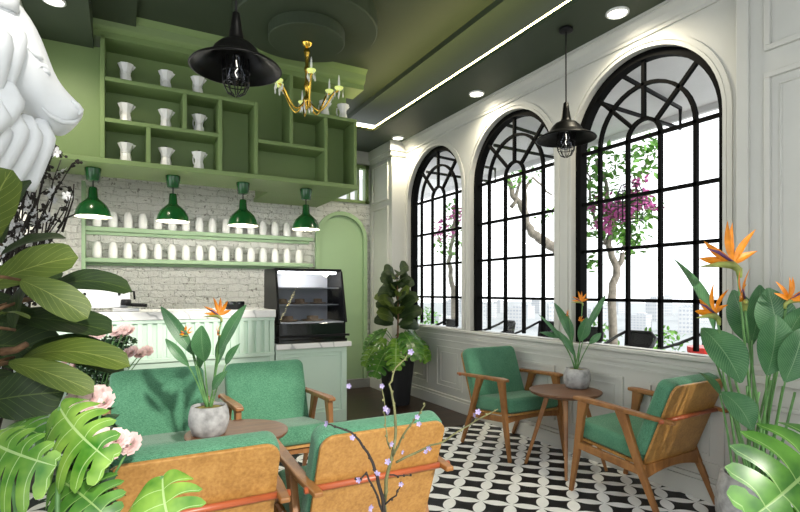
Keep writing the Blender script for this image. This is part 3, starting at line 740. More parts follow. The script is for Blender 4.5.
# round tables
def make_table(loc, label):
    t = thing('coffee_table', label, 'table', loc, 0, 'round walnut coffee tables')
    MB().lathe([(0, .54), (.225, .54), (.25, .552), (.258, .562), (.258, .57), (.25, .572), (0, .572)], n=48).build('tabletop', M['walnut'], t)
    MB().lathe([(0, .525), (.16, .525), (.16, .541), (0, .541)], n=24).build('under_frame', M['teak'], t)
    for k in range(4):
        a = R(45 + 90 * k); ca, sa = math.cos(a), math.sin(a)
        m = MB(); m.beam([(.125 * ca, .125 * sa, .53), (.285 * ca, .285 * sa, 0)], [(.036, .036), (.02, .022)], (-sa, ca, 0)); m.build('leg', M['teak'], t, bev=.005)
    return t
TB = make_table((2.88, 2.745, 0), 'round walnut coffee table between the two right-hand armchairs')
dup(TB, (.53, 2.755, 0), 'round walnut coffee table among the four left-hand armchairs')

# ------------------------------------------------------------------ leaves and flowers
def leafgeo(base, tip, width, nrm, sag=0.0, prof='oval', fold=.12, nt=14, ns=3, wave=0.0, droop=0.0):
    base, tip, nrm = V(base), V(tip), V(nrm).normalized()
    ax = tip - base; L = ax.length; d0 = ax.normalized(); nrm = (nrm - d0 * nrm.dot(d0)).normalized()
    side = d0.cross(nrm)
    vs, fs, uv = [], [], []
    for i in range(nt + 1):
        t = i / nt
        p = base + ax * t + nrm * (sag * 4 * t * (1 - t))
        if prof == 'oval': w = math.sin(PI * min(1, t * .97 + .015)) ** .8
        elif prof == 'fiddle': w = (t ** .62) * ((1 - t) ** .36) * 1.62
        elif prof == 'lance': w = (math.sin(PI * t ** .8)) ** .9
        elif prof == 'blade': w = (t + .12) * (1 - t) ** .8 * 2.2
        w = max(w, .02) * width / 2
        for j in range(-ns, ns + 1):
            s = j / ns
            q = p + side * (s * w) + nrm * (fold * abs(s) * w - droop * s * s * w + wave * width * math.sin(t * 15 + (2 if s > 0 else 0)) * abs(s) * .5)
            vs.append(q); uv.append((.5 + s * .5, t))
    n = 2 * ns + 1
    for i in range(nt):
        for j in range(n - 1):
            a = i * n + j; fs.append((a, a + 1, a + n + 1, a + n))
    return vs, fs, uv
def leaf(parent, mat, base, tip, width, nrm, name='leaf', **kw):
    inv = Matrix.Translation(-V(parent.location)) if parent else Matrix()
    vs, fs, uv = leafgeo(base, tip, width, nrm, **kw)
    m = MB(); m.add([inv @ v for v in vs], fs, 0, uv); return m.build(name, mat, parent, smooth=True)
def monstera(parent, mat, base, tip, width, nrm, sag=.02, lobes=6, fold=.1, droop=.25, name='leaf', slits=(True, True), wr=1.0):
    base, tip, nrm = V(base), V(tip), V(nrm).normalized()
    ax = tip - base; L = ax.length; d0 = ax.normalized(); nrm = (nrm - d0 * nrm.dot(d0)).normalized(); side = d0.cross(nrm)
    inv = -V(parent.location); m = MB()
    def P(t, s, sg):
        w = (wr if sg < 0 else 1) * width / 2 * (math.sin(PI * min(.985, (t * .86 + .14))) ** .62)
        fwd = .34 * s * s - .22 * (1 - t) * s                     # lobes sweep to the tip, shoulders curl back
        tt = t + fwd * (1 - t * .75)
        p = base + ax * tt + nrm * (sag * 4 * t * (1 - t))
        return p + side * (sg * s * w) + nrm * (fold * s * w - droop * s * s * w) + inv
    for sg in (-1, 1):
        for k in range(lobes):
            sl = slits[0 if sg < 0 else 1]; t0, t1 = k / lobes, (k + 1) / lobes; tc = (t0 + t1) / 2; dt = t1 - t0
            nj, ni = 10, 4; vs, uv, fs = [], [], []
            s0 = (.27 if sl else 2) if k > 0 else .7
            for j in range(nj + 1):
                s = j / nj
                g = 1 if s < s0 else 1 - .34 * ((s - s0) / max(.1, 1 - s0)) ** .5
                if s > .8 and sl: g *= max(.12, math.sqrt(max(0, 1 - ((s - .8) / .2) ** 2)))
                for i in range(ni + 1):
                    tau = i / ni - .5; tt = tc + tau * dt * g
                    if k == lobes - 1 and s > .5: tt -= .02
                    vs.append(P(tt, s, sg)); uv.append((.5 + sg * .5 * s, (k + .5 + tau) / lobes + .5 * s))
            n = ni + 1
            for j in range(nj):
                for i in range(ni):
                    a = j * n + i; fs.append((a, a + 1, a + n + 1, a + n))
            m.add(vs, fs, 0, uv)
    return m.build(name, mat, parent, smooth=True)
def rel(parent, pts): return [V(p) - V(parent.location) for p in pts]
def curve(a, b, n=10, bow=(0, 0, 0)):
    a, b, bow = V(a), V(b), V(bow)
    return [a.lerp(b, i / n) + bow * (4 * (i / n) * (1 - i / n)) for i in range(n + 1)]
def stem(parent, pts, r0, r1, mat, name='stem'):
    pts = rel(parent, pts); n = len(pts)
    return MB().tube(pts, [r0 + (r1 - r0) * i / (n - 1) for i in range(n)], 7).build(name, mat, parent, smooth=True)
def bop_flower(parent, p, scale, az, tilt=0):         # bird of paradise bloom: beak, orange sepals, violet tongue
    fl = bpy.data.objects.new('flower', None); C.objects.link(fl); fl.parent = parent; fl.location = V(p) - V(parent.location); fl.rotation_euler = (tilt, 0, az)
    s = scale
    m = MB(); m.tube([(-.02 * s, 0, -.10 * s), (-.01 * s, 0, -.02 * s), (.06 * s, 0, .03 * s), (.2 * s, 0, .035 * s), (.42 * s, 0, .01 * s)], [.022 * s, .035 * s, .042 * s, .03 * s, .003 * s], 8); m.build('beak', M['spathe'], fl, smooth=True)
    for k, (dx, dy, dz, l) in enumerate(((.55, .02, .35, .40), (.25, .12, .9, .44), (-.05, -.12, 1, .42), (-.45, .08, .75, .4), (.9, -.1, .12, .36), (-.75, -.05, .35, .3))):
        d = V((dx, dy, dz)).normalized(); b = V((.04 * s, 0, .05 * s)); nrm = d.cross(V((0, 1, 0)))
        if nrm.length < .1: nrm = V((1, 0, 0))
        vs, fs, uv = leafgeo(b, b + d * l * s, .082 * s, V((0, -1, .1)), prof='lance', fold=.5, nt=8, ns=2, sag=.01)
        MB().add(vs, fs).build('sepal', M['orange'], fl, smooth=True, recalc=False)
    m = MB(); m.tube([(.04 * s, 0, .05 * s), (.2 * s, -.01, .16 * s), (.33 * s, -.01, .2 * s)], [.014 * s, .018 * s, .004 * s], 6); m.build('tongue', M['violet'], fl, smooth=True)
    return fl
CAMDIR = V((-SA, -CA, 0))                              # from the room back towards where the picture was taken
RIGHT = V((CA, -SA, 0))

# round concrete pots
def concrete_pot(name, label, loc, r, h, cat='pot', neck=.86):
    t = thing(name, label, 'potted plant', loc)
    MB().lathe([(r * .72, 0), (r * .80, h * .04), (r * .98, h * .38), (r, h * .55), (r * .95, h * .8), (r * neck, h * .99), (r * (neck - .06), h), (r * (neck - .1), h * .97), (r * (neck - .1), h * .88)], n=32, caps=False).build('pot', M['concrete'], t, smooth=True)
    MB().lathe([(r * (neck - .1), h * .90), (r * .5, h * .93), (0, h * .95)], n=24).build('soil', M['soil'], t, smooth=True)
    MB().lathe([(r * .72, .0), (0, .001)], n=24).build('pot_base', M['concrete'], t)
    return t
# big right plant
bp = concrete_pot('bird_of_paradise', 'large bird of paradise plant in concrete pot by the right wall', (2.87, 1.435, 0), .19, .36)
D = 2.62
def bleaf(parent, root, bx, by, tx, ty, wpx, d, d2=None, sag=.02, mat='bop', nrm=None, prof='oval', r=.007):
    b = at(bx, by, d); t = at(tx, ty, d2 or d)
    w = wpx * d / F_PX
    stem(parent, curve(root, b, 8, V((b.x - root.x, b.y - root.y, 0)) * -.12), r, r * .6, M['stem'])
    return leaf(parent, M[mat], b, t, w, nrm or (CAMDIR * .9 + V((0, 0, .5))), sag=sag, prof=prof, fold=.25)
def root(dx, dy): return V((2.87 + dx, 1.435 + dy, .33))
bleaf(bp, root(-.08, .05), 714, 332, 673, 258, 36, 2.75, 2.85, nrm=RIGHT * .7 + CAMDIR * .7, prof='lance')
bleaf(bp, root(-.06, .02), 702, 328, 741, 383, 40, 2.55, 2.4, sag=.03)
bleaf(bp, root(-.02, .04), 752, 345, 733, 290, 28, 2.75, 2.8, nrm=-RIGHT * .5 + CAMDIR)
bleaf(bp, root(.0, -.02), 767, 375, 776, 315, 38, 2.42, 2.45)
bleaf(bp, root(.03, .05), 779, 345, 768, 288, 36, 2.58, 2.62, nrm=CAMDIR - RIGHT * .4)
bleaf(bp, root(.06, -.03), 785, 382, 803, 328, 34, 2.38, 2.38, nrm=CAMDIR - RIGHT * .3)
bleaf(bp, root(.08, .02), 782, 352, 808, 305, 22, 2.5, 2.5, nrm=-RIGHT + CAMDIR * .4)
bleaf(bp, root(-.1, -.03), 722, 392, 752, 430, 30, 2.4, 2.3, sag=.03)
bleaf(bp, root(-.11, .06), 720, 395, 697, 372, 10, 2.6, 2.5, nrm=V((0, 0, 1)), prof='lance')
bleaf(bp, root(.05, .04), 752, 340, 760, 285, 26, 2.66, 2.7)
for k in range(6):
    a = k * 1.05; stem(bp, curve(root(.07 * math.cos(a), .06 * math.sin(a)), at(735 + 12 * k, 380 + 6 * (k % 3), 2.6), 6), .008, .006, M['stem'])
for (x, y, d, s, az, rt) in ((738, 268, 2.6, .50, PI - YAW + .1, (-.03, -.02)), (718, 318, 2.5, .36, PI - YAW + .4, (-.07, 0)), (745, 304, 2.45, .36, PI - YAW + 1.0, (-.01, -.05)), (786, 303, 2.55, .28, -YAW, (.05, .03))):
    p = at(x, y, d); f = bop_flower(bp, p, s, az)
    stem(bp, curve(root(*rt), p + V((0, 0, -.09 * s)), 10, V((0, 0, 0))), .0065, .006, M['stem'])

def small_bop(label, loc, sc_, picks, flowers):
    t = concrete_pot('bird_of_paradise', label, loc, .1, .148); L = V(loc)
    for (dx, dz, tx, tz, w, dy, nr) in picks:
        b = L + RIGHT * dx * sc_ + V((0, 0, .13 + dz * sc_)) + CAMDIR * dy; q = L + RIGHT * tx * sc_ + V((0, 0, .13 + tz * sc_)) + CAMDIR * dy * 1.6
        r0 = L + V((dx * .12, dy * .3, .13)); stem(t, curve(r0, b, 6, RIGHT * -dx * .08), .0045, .003, M['stem'])
        leaf(t, M['bop'], b, q, w * sc_, CAMDIR + RIGHT * nr + V((0, 0, .25)), sag=.015, prof='lance' if w < .05 else 'oval', fold=.25)
    for (dx, dz, s, az) in flowers:
        p = L + RIGHT * dx * sc_ + V((0, 0, .13 + dz * sc_)); bop_flower(t, p, s * sc_, az)
        stem(t, curve(L + V((dx * .1, 0, .13)), p + V((0, 0, -.09 * s * sc_)), 6), .004, .0035, M['stem'])
    return t
picksL = [(-.075, .27, -.245, .52, .07, .0, .4), (-.09, .22, -.2, .36, .05, .03, .3), (.0, .25, .0, .43, .10, .06, 0), (.06, .28, .20, .53, .075, .02, -.4), (.08, .22, .15, .33, .045, -.02, -.3), (.03, .1, .11, .2, .05, .03, -.2), (-.06, .2, -.03, .36, .05, -.03, .1), (.03, .22, .08, .4, .06, -.04, -.2)]
small_bop('bird of paradise in concrete pot on the left coffee table', tuple(on_z(209, 434, .5725)), 1.0, picksL, [(.06, .465, .22, PI - YAW + .15), (-.105, .37, .12, PI - YAW + 1), (.055, .37, .13, -YAW - 1.2)])
picksR = [(-.06, .25, -.17, .50, .075, .0, .4), (-.10, .2, -.30, .42, .035, .03, .3), (.0, .22, .04, .40, .09, .06, 0), (.05, .28, .2, .56, .05, .02, -.4), (-.12, .24, -.27, .28, .04, -.02, .3), (.08, .2, .16, .28, .05, .03, -.2), (-.03, .2, -.07, .42, .06, -.03, .1), (-.02, .1, -.16, .3, .05, .03, .2)]
small_bop('bird of paradise in concrete pot on the right coffee table', tuple(on_z(577, 387.5, .5725)), 1.02, picksR, [(.04, .50, .19, PI - YAW - .3), (-.06, .40, .12, PI - YAW + 1), (.03, .36, .1, -YAW - 1)])

# tall floor planter: fiddle leaf fig over monstera
fp = thing('floor_planter', 'tall charcoal planter with fig and monstera leaves by the corner', 'potted plant', (2.79, 5.22, 0))
m = MB(); rings = []
for r, z in ((.125, 0), (.13, .01), (.185, .57), (.185, .585), (.165, .585), (.165, .54)):
    rings.append([V((r * a, r * b, z)) for a, b in [(math.copysign(abs(math.cos(2 * PI * k / 32)) ** .55, math.cos(2 * PI * k / 32)), math.copysign(abs(math.sin(2 * PI * k / 32)) ** .55, math.sin(2 * PI * k / 32))) for k in range(32)]])
m.loft(rings); m.build('pot', M['planter'], fp, smooth=False)
MB().lathe([(.16, .555), (0, .565)], n=20).build('soil', M['soil'], fp)
P0 = V((2.79, 5.22, .55))
stem(fp, curve(P0, P0 + V((0, 0, .95)), 8, (.02, 0, 0)), .014, .007, M['bark'], 'trunk')
rnd = random.Random(3)
for k in range(40):
    z = .33 + .66 * (k / 40) ** .9; a = k * 2.4; rr = .29 - .15 * (k / 38)
    b = P0 + V((0, 0, z)); d = V((math.cos(a), math.sin(a), rnd.uniform(-.05, .55)))
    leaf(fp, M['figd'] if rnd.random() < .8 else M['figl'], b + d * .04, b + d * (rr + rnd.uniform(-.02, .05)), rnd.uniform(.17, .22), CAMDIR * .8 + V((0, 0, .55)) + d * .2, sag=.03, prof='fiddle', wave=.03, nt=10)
for k in range(11):
    a = k * .571 + .2; d = V((math.cos(a), math.sin(a), 0)); e = rnd.uniform(.12, .34)
    b = P0 + d * .16 + V((0, 0, e)); tp = P0 + d * rnd.uniform(.36, .44) + V((0, 0, e - rnd.uniform(.2, .32)))
    stem(fp, curve(P0, b, 6, d * -.05), .006, .005, M['stem'])
    monstera(fp, M['mon'] if k % 2 else M['mond'], b, tp, rnd.uniform(.26, .32), CAMDIR * .7 + V((0, 0, .8)) + d * .5, lobes=6, sag=.04)

# big fiddle leaf fig at left
fg = thing('fiddle_leaf_fig', 'large fiddle leaf fig with broad leaves at the left edge', 'potted plant', (-.42, 1.52, 0))
MB().lathe([(.13, 0), (.15, .02), (.185, .34), (.185, .36), (.165, .36), (.165, .33)], n=28, caps=True).build('pot', M['planter'], fg)
trunk = curve(V((-.42, 1.52, .3)), V((-.40, 1.52, 1.55)), 10, (.03, 0, 0)); stem(fg, trunk, .018, .010, M['bark'], 'trunk')
UP = V((0, 0, 1))
def fleaf(mat, bx, by, tx, ty, w, d, d2=None, nrm=None, sag=.02, wave=.03, drp=0):
    b, t = at(bx, by, d), at(tx, ty, d2 or d)
    k = min(trunk, key=lambda q: abs(q.z - b.z + .05)); stem(fg, curve(k, b, 5, UP * .02), .006, .004, M['bark'], 'branch')
    return leaf(fg, M[mat], b, t, w * d / F_PX, nrm or (CAMDIR * .8 + UP * .6), sag=sag, prof='fiddle', wave=wave, nt=18, ns=4, fold=.18, droop=drp)
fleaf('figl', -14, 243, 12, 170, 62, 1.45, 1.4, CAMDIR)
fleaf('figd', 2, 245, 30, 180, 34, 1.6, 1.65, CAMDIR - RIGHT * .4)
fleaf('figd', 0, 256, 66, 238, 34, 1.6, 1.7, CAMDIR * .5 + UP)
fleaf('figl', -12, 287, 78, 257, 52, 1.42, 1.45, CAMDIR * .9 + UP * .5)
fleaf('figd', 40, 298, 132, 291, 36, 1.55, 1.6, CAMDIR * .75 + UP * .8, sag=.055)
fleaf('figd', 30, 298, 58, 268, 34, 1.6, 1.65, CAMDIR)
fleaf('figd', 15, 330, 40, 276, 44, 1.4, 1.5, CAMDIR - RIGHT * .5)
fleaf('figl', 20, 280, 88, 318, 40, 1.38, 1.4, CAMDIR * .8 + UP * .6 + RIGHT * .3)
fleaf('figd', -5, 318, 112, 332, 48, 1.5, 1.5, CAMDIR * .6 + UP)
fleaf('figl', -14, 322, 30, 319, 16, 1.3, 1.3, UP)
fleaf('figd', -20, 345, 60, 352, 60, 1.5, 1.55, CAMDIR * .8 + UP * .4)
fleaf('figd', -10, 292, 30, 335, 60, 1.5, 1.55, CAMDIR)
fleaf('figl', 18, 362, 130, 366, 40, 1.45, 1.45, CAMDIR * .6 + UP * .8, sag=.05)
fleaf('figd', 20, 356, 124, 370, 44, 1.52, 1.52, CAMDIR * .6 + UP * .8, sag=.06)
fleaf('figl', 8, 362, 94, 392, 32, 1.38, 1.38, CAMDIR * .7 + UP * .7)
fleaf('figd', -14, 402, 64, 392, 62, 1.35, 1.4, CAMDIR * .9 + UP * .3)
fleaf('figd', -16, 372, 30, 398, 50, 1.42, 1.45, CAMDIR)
stem(fg, [at(2, 352, 1.4), at(16, 350, 1.4), at(27, 344, 1.4)], .012, .008, M['bark'], 'branch')
stem(fg, [at(36, 290, 1.5), at(42, 280, 1.5), at(47, 272, 1.5)], .006, .005, M['bark'], 'branch')

# monstera at lower left
mo = thing('monstera', 'bright monstera with split leaves at the lower left corner', 'potted plant', (-.12, 1.18, 0))
MB().lathe([(.10, 0), (.12, .02), (.15, .28), (.15, .30), (.13, .30), (.13, .27)], n=24, caps=True).build('pot', M['concrete'], mo)
MR = V((-.12, 1.18, .28))
def mleaf(parent, rt, bx, by, tx, ty, w, d, d2, nrm, mat='mon', **kw):
    b, t = at(bx, by, d), at(tx, ty, d2); stem(parent, curve(rt, b, 8, UP * .04), .006, .005, M['stem'])
    return monstera(parent, M[mat], b, t, w * d / F_PX, nrm, **kw)
mleaf(mo, MR, 60, 407, 112, 462, 112, 1.22, 1.14, CAMDIR * .95 + UP * .25, droop=.3, lobes=6, wr=.55)
mleaf(mo, MR, -10, 440, 56, 466, 128, 1.12, 1.06, CAMDIR * .9 + UP * .3, droop=.3, lobes=6, wr=.4)
mleaf(mo, MR, 163, 476, 180, 548, 100, 1.15, 1.08, CAMDIR * .95 + UP * .2, droop=.15, lobes=5, slits=(True, False), wr=.75)
mleaf(mo, MR, 60, 480, 110, 520, 70, 1.22, 1.18, CAMDIR * .6 + UP * .8, mat='mond')
mleaf(mo, MR, 5, 430, 50, 440, 50, 1.24, 1.22, UP * .9 + CAMDIR * .5, mat='mond')
# monstera at lower right
mr = thing('monstera', 'monstera leaf plant at the lower right corner in front of the big concrete pot', 'potted plant', (1.62, .72, 0))
MB().lathe([(.10, 0), (.12, .02), (.15, .28), (.15, .30), (.13, .30), (.13, .27)], n=24, caps=True).build('pot', M['concrete'], mr)
MRR = V((1.62, .72, .28))
mleaf(mr, MRR, 830, 446, 748, 520, 120, 1.35, 1.25, CAMDIR * .9 + UP * .3, droop=.25, wr=.9, mat='mond')
mleaf(mr, MRR, 840, 500, 815, 565, 80, 1.3, 1.25, CAMDIR * .8 + UP * .7, mat='mond')

# ------------------------------------------------------------------ roses
def rose_mesh():
    m = MB(); rn = random.Random(5)
    for ring, (n, r, h, tl) in enumerate(((4, .012, .030, .2), (5, .022, .028, .5), (6, .034, .022, .85), (7, .043, .012, 1.15))):
        for k in range(n):
            a = 2 * PI * k / n + ring * .5; d = V((math.cos(a), math.sin(a), 0)); s = V((-d.y, d.x, 0))
            b = d * r * .25 + V((0, 0, -.01)); up = (V((0, 0, 1)) * math.cos(tl) + d * math.sin(tl))
            w = .03 + .006 * ring; l = .035 + .004 * ring
            vs = []
            for i in range(4):
                t = i / 3; c = b + up * l * t + d * (.012 * t * t)
                for j in (-1, -.5, 0, .5, 1): vs.append(c + s * (w * .5 * j * (.5 + .6 * math.sin(PI * (.15 + .7 * t)))) - d * abs(j) * .006 * (1 - t))
            fs = [(i * 5 + j, i * 5 + j + 1, i * 5 + j + 6, i * 5 + j + 5) for i in range(3) for j in range(4)]
            m.add(vs, fs)
    return m
rose0 = None
def rose(parent, p, s):
    global rose0
    if rose0 is None:
        rose0 = rose_mesh().build('rose_bloom', M['rose'], None, smooth=True, recalc=False); o = rose0
    else:
        o = rose0.copy(); C.objects.link(o)
    o.parent = parent; o.location = V(p) - V(parent.location); o.scale = (s, s, s)
    q = CAMDIR * .8 + V((random.uniform(-.4, .4), random.uniform(-.4, .4), .7)); o.rotation_euler = q.to_track_quat('Z', 'Y').to_euler()
def foliage(m, c, rad, n, size, rn, flat=1.0):
    for _ in range(n):
        while True:
            q = V((rn.uniform(-1, 1), rn.uniform(-1, 1), rn.uniform(-1, 1)))
            if q.length < 1: break
        p = V(c) + V((q.x * rad[0], q.y * rad[1], q.z * rad[2]))
        d = V((rn.gauss(0, 1), rn.gauss(0, 1), rn.gauss(0, .7))).normalized(); nn = V((rn.gauss(0, .6), rn.gauss(0, .6), 1)).normalized()
        s = size * rn.uniform(.7, 1.3); nn = (nn - d * nn.dot(d)).normalized(); sd = d.cross(nn)
        m.add([p, p + d * s * .35 + sd * s * .25, p + d * s * .7 + sd * s * .2, p + d * s + nn * -.1 * s, p + d * s * .7 - sd * s * .2, p + d * s * .35 - sd * s * .25, p + d * s * .5 - nn * s * .05],
              [(0, 1, 6), (1, 2, 6), (2, 3, 6), (3, 4, 6), (4, 5, 6), (5, 0, 6)])
def rose_bush(label, loc, blooms, s, clumps):
    t = thing('rose_bush', label, 'potted plant', loc); L = V(loc); rn = random.Random(len(blooms))
    MB().lathe([(.08, 0), (.09, .02), (.11, .26), (.11, .28), (.095, .28), (.095, .25)], n=24, caps=True).build('pot', M['planter'], t)
    m = MB()
    for c, rad, n in clumps:
        foliage(m, V(c) - L, rad, n, .045, rn); 
    m.build('foliage', M['bush'], t, recalc=False, kind='stuff')
    m = MB()
    for c, rad, n in clumps:
        for _ in range(4): m.tube(curve(V((rn.uniform(-.05, .05), rn.uniform(-.05, .05), .24)), V(c) - L + V((rn.uniform(-1, 1) * rad[0] * .6, rn.uniform(-1, 1) * rad[1] * .6, rad[2] * .5)), 6, (rn.uniform(-.05, .05), 0, 0)), .005, 5)
    for p in blooms: m.tube(curve(V((0, 0, .24)), V(p) - L, 6, (.0, .0, .05)), .0035, 5)
    m.build('stems', M['stem'], t, smooth=True)
    for p in blooms: rose(t, p, s * random.uniform(.85, 1.15))
    return t
D1 = 3.75
bl = [at(x, y, D1 + random.uniform(-.1, .1)) for x, y in ((100, 333), (108, 330), (116, 332), (124, 329), (130, 331), (120, 335), (124, 354), (132, 352), (140, 354), (147, 351), (92, 336), (74, 366), (68, 360), (85, 340))]
rose_bush('pale pink rose bush between the mint counter and the left armchair', (-.2, 4.25, 0), bl, .75,
          [(at(100, 358, D1), (.17, .15, .17), 520), (at(95, 385, D1), (.16, .15, .2), 420), (at(120, 342, D1), (.1, .1, .06), 130), (at(78, 350, D1), (.1, .1, .1), 150), (at(90, 420, D1), (.18, .14, .25), 300)])
D2 = 1.42
bl = [at(x, y, D2 + random.uniform(-.06, .06)) for x, y in ((80, 398), (90, 400), (98, 404), (88, 410), (104, 402), (96, 396), (102, 440), (108, 448), (131, 444), (93, 436), (85, 455), (116, 440))]
rose_bush('pale pink rose bush behind the bright monstera at lower left', (-.19, 1.80, 0), bl, .56,
          [(at(84, 440, D2), (.07, .05, .09), 300), (at(82, 485, D2), (.07, .05, .12), 380)])

# ------------------------------------------------------------------ blossom branches
def petal5(r):
    m = MB()
    for k in range(5):
        a = 2 * PI * k / 5; d = V((math.cos(a), math.sin(a), .35)).normalized(); s = V((-math.sin(a), math.cos(a), 0))
        m.add([V((0, 0, 0)), d * r * .5 + s * r * .32, d * r * .9 + s * r * .3, d * r * 1.05, d * r * .9 - s * r * .3, d * r * .5 - s * r * .32], [(0, 1, 2, 3, 4, 5)])
    m.ball((0, 0, r * .1), r * .16, 6, 4)
    return m
def blossom_set(parent, mat, pts, r):
    first = None
    for p in pts:
        if first is None: first = o = petal5(r).build('blossom', mat, None, recalc=False)
        else: o = first.copy(); C.objects.link(o)
        o.parent = parent; o.location = V(p) - V(parent.location)
        q = CAMDIR + V((random.uniform(-1, 1), random.uniform(-1, 1), random.uniform(-.3, 1))); o.rotation_euler = q.to_track_quat('Z', 'Y').to_euler(); k = random.uniform(.8, 1.25); o.scale = (k, k, k)
def vase(t, r, h, mat):
    MB().lathe([(r * .6, 0), (r * .7, .01), (r, h * .4), (r * .9, h * .7), (r * .55, h * .93), (r * .62, h), (r * .52, h), (r * .45, h * .9)], n=24, caps=True).build('vase', mat, t, smooth=True)
tw = thing('lilac_blossom_vase', 'thin branching twigs with lilac blossoms rising in the foreground', 'branches', (.54, 1.08, 0)); vase(tw, .1, .55, M['concrete'])
DT = 1.2
tb = V((.54, 1.08, .45)); B0 = at(384, 505, DT)
def twig(path, r0, r1, mat='twig'):
    pts = [at(x, y, d) for x, y, d in path]; m = MB(); fine = []
    for a, b in zip(pts, pts[1:]):
        for i in range(3):
            fine.append(a.lerp(b, i / 3) + V((random.uniform(-1, 1), random.uniform(-1, 1), random.uniform(-1, 1))) * .0022)
    fine.append(pts[-1]); n = len(fine)
    m.tube([p - V(tw.location) for p in fine], [r0 + (r1 - r0) * i / (n - 1) for i in range(n)], 7)
    for i in range(2, n, 2): m.ball(fine[i] - V(tw.location) + V((random.uniform(-1, 1), 0, random.uniform(-1, 1))) * .003, .0034, 6, 4)
    return m.build('twig', M[mat], tw, smooth=True)
stem(tw, [tb, at(384, 560, DT), at(385, 512, DT)], .006, .005, M['twig'], 'twig')
twig([(385, 515, 1.2), (386, 480, 1.2), (392, 458, 1.2), (396, 430, 1.22), (394, 405, 1.24), (390, 385, 1.26), (394, 372, 1.26), (401, 362, 1.27), (411, 352, 1.28)], .005, .0012, 'greentwig')
twig([(385, 515, 1.2), (381, 490, 1.19), (375, 470, 1.18), (368, 452, 1.17), (355, 436, 1.16), (340, 427, 1.15), (327, 424, 1.15)], .005, .0014)
twig([(392, 458, 1.2), (400, 440, 1.17), (410, 425, 1.15), (417, 416, 1.14), (425, 405, 1.13)], .003, .0012, 'greentwig')
twig([(396, 462, 1.2), (425, 448, 1.25), (445, 440, 1.3), (470, 424, 1.35), (487, 414, 1.36), (498, 409, 1.36)], .003, .0012, 'greentwig')
twig([(382, 512, 1.2), (375, 490, 1.14), (366, 473, 1.1), (359, 480, 1.09), (357, 478, 1.09)], .003, .0012)
twig([(390, 475, 1.2), (400, 476, 1.2), (410, 476, 1.2)], .002, .001)
twig([(390, 450, 1.2), (388, 440, 1.2), (385, 426, 1.2), (384, 405, 1.2), (382, 386, 1.2)], .002, .001, 'greentwig')
twig([(384, 505, 1.2), (396, 495, 1.16), (401, 484, 1.14)], .0025, .001)
blossom_set(tw, M['lilac'], [at(x, y, d) for x, y, d in ((327, 424, 1.14), (352, 438, 1.15), (349, 386, 1.2), (382, 386, 1.19), (385, 409, 1.19), (389, 412, 1.19), (411, 352, 1.27), (417, 417, 1.13), (419, 424, 1.13), (391, 444, 1.18), (388, 462, 1.18), (377, 474, 1.17), (429, 448, 1.24), (426, 452, 1.24), (475, 415, 1.35), (478, 412, 1.35), (359, 480, 1.08), (401, 484, 1.13), (370, 508, 1.1), (402, 452, 1.17))], .0068)

wt = thing('white_blossom_tree', 'dark branches covered in white blossom below the lion head', 'branches', (-.52, 2.75, 0)); vase(wt, .13, .6, M['planter'])
rn = random.Random(11); wp = []; m = MB(); r0 = V((-.52, 2.75, .5))
for k in range(26):
    tx, ty = rn.uniform(5, 70), rn.uniform(150, 235); e = at(tx, ty, 2.25 + rn.uniform(-.15, .12))
    if k == 0: e = at(76, 188, 2.2)
    if k == 1: e = at(58, 146, 2.2)
    mid = r0.lerp(e, .6) + V((rn.uniform(-.14, .02), rn.uniform(-.12, .12), rn.uniform(-.05, .1)))
    pts = []
    for i in range(13):
        t = i / 12; pts.append(r0 * (1 - t) ** 2 + mid * (2 * t * (1 - t)) + e * t * t + V((math.sin(t * 17 + k), math.cos(t * 13 + 2 * k), math.sin(t * 11 + k))) * .014)
    m.tube([p - V(wt.location) for p in pts], [.008 - .0058 * i / 12 for i in range(13)], 6)
    for j in range(8):
        a = pts[rn.choice((7, 8, 9, 10, 11, 12))]; d = V((rn.uniform(-.8, 1), rn.uniform(-1, 1), rn.uniform(-.3, 1))).normalized() * rn.uniform(.03, .085)
        m.tube([a - V(wt.location), a + d * .5 + V((0, 0, .012)) - V(wt.location), a + d - V(wt.location)], [.003, .0025, .0015], 5)
        for bb in range(3): m.ball(a + d * rn.uniform(.4, 1) + V((rn.uniform(-1, 1), 0, rn.uniform(-1, 1))) * .006 - V(wt.location), .0065, 6, 4)
        if k > 1 and j < 5: wp.append(a + d * rn.uniform(.2, .9) + CAMDIR * .01)
for pth in (((62, 232), (68, 215), (73, 200), (74, 184)), ((58, 228), (66, 218), (76, 214))):
    m.tube([at(x, y, 2.2) - V(wt.location) for x, y in pth], [.005, .004, .003, .002][:len(pth)], 6)
m.build('branches', M['twig'], wt, smooth=True)
blossom_set(wt, M['wblos'], rn.sample(wp, 88), .024)

# ------------------------------------------------------------------ white lion head on the left wall
LY = 2.2
li = thing('lion_head', 'white plaster lion head with layered mane at the upper left', 'sculpture', (LX, LY, 2.0)); LL = V(li.location)
secs = [((-75, -20), (-70, 120), .15), ((-30, -20), (-20, 112), .17), ((8, -8), (14, 108), .165), ((25, 10), (26, 114), .15), ((38, 30), (36, 122), .135), ((47, 52), (43, 128), .118), ((54, 73), (50, 133), .10), ((62, 86), (57, 136), .088), ((70, 95), (64, 135), .08), ((77, 102), (70, 130), .07), ((82, 107), (76, 124), .052), ((84.5, 112), (80, 119), .024)]
m = MB(); rings = []
for (a, b, hd) in secs:
    A, B = on_y(*a, LY), on_y(*b, LY); c = (A + B) / 2; u = (A - B) / 2; ring = []
    for k in range(28):
        th = 2 * PI * k / 28; cs, sn = math.cos(th), math.sin(th)
        k_ = .82 + .18 * abs(sn) if cs > 0 else 1
        ring.append(c + u * cs + V((0, hd * sn * (1 - .18 * max(0, cs) ** 2), 0)) - LL)
    rings.append(ring)
m.loft(rings); m.build('head', M['plaster'], li, smooth=True, sub=1)
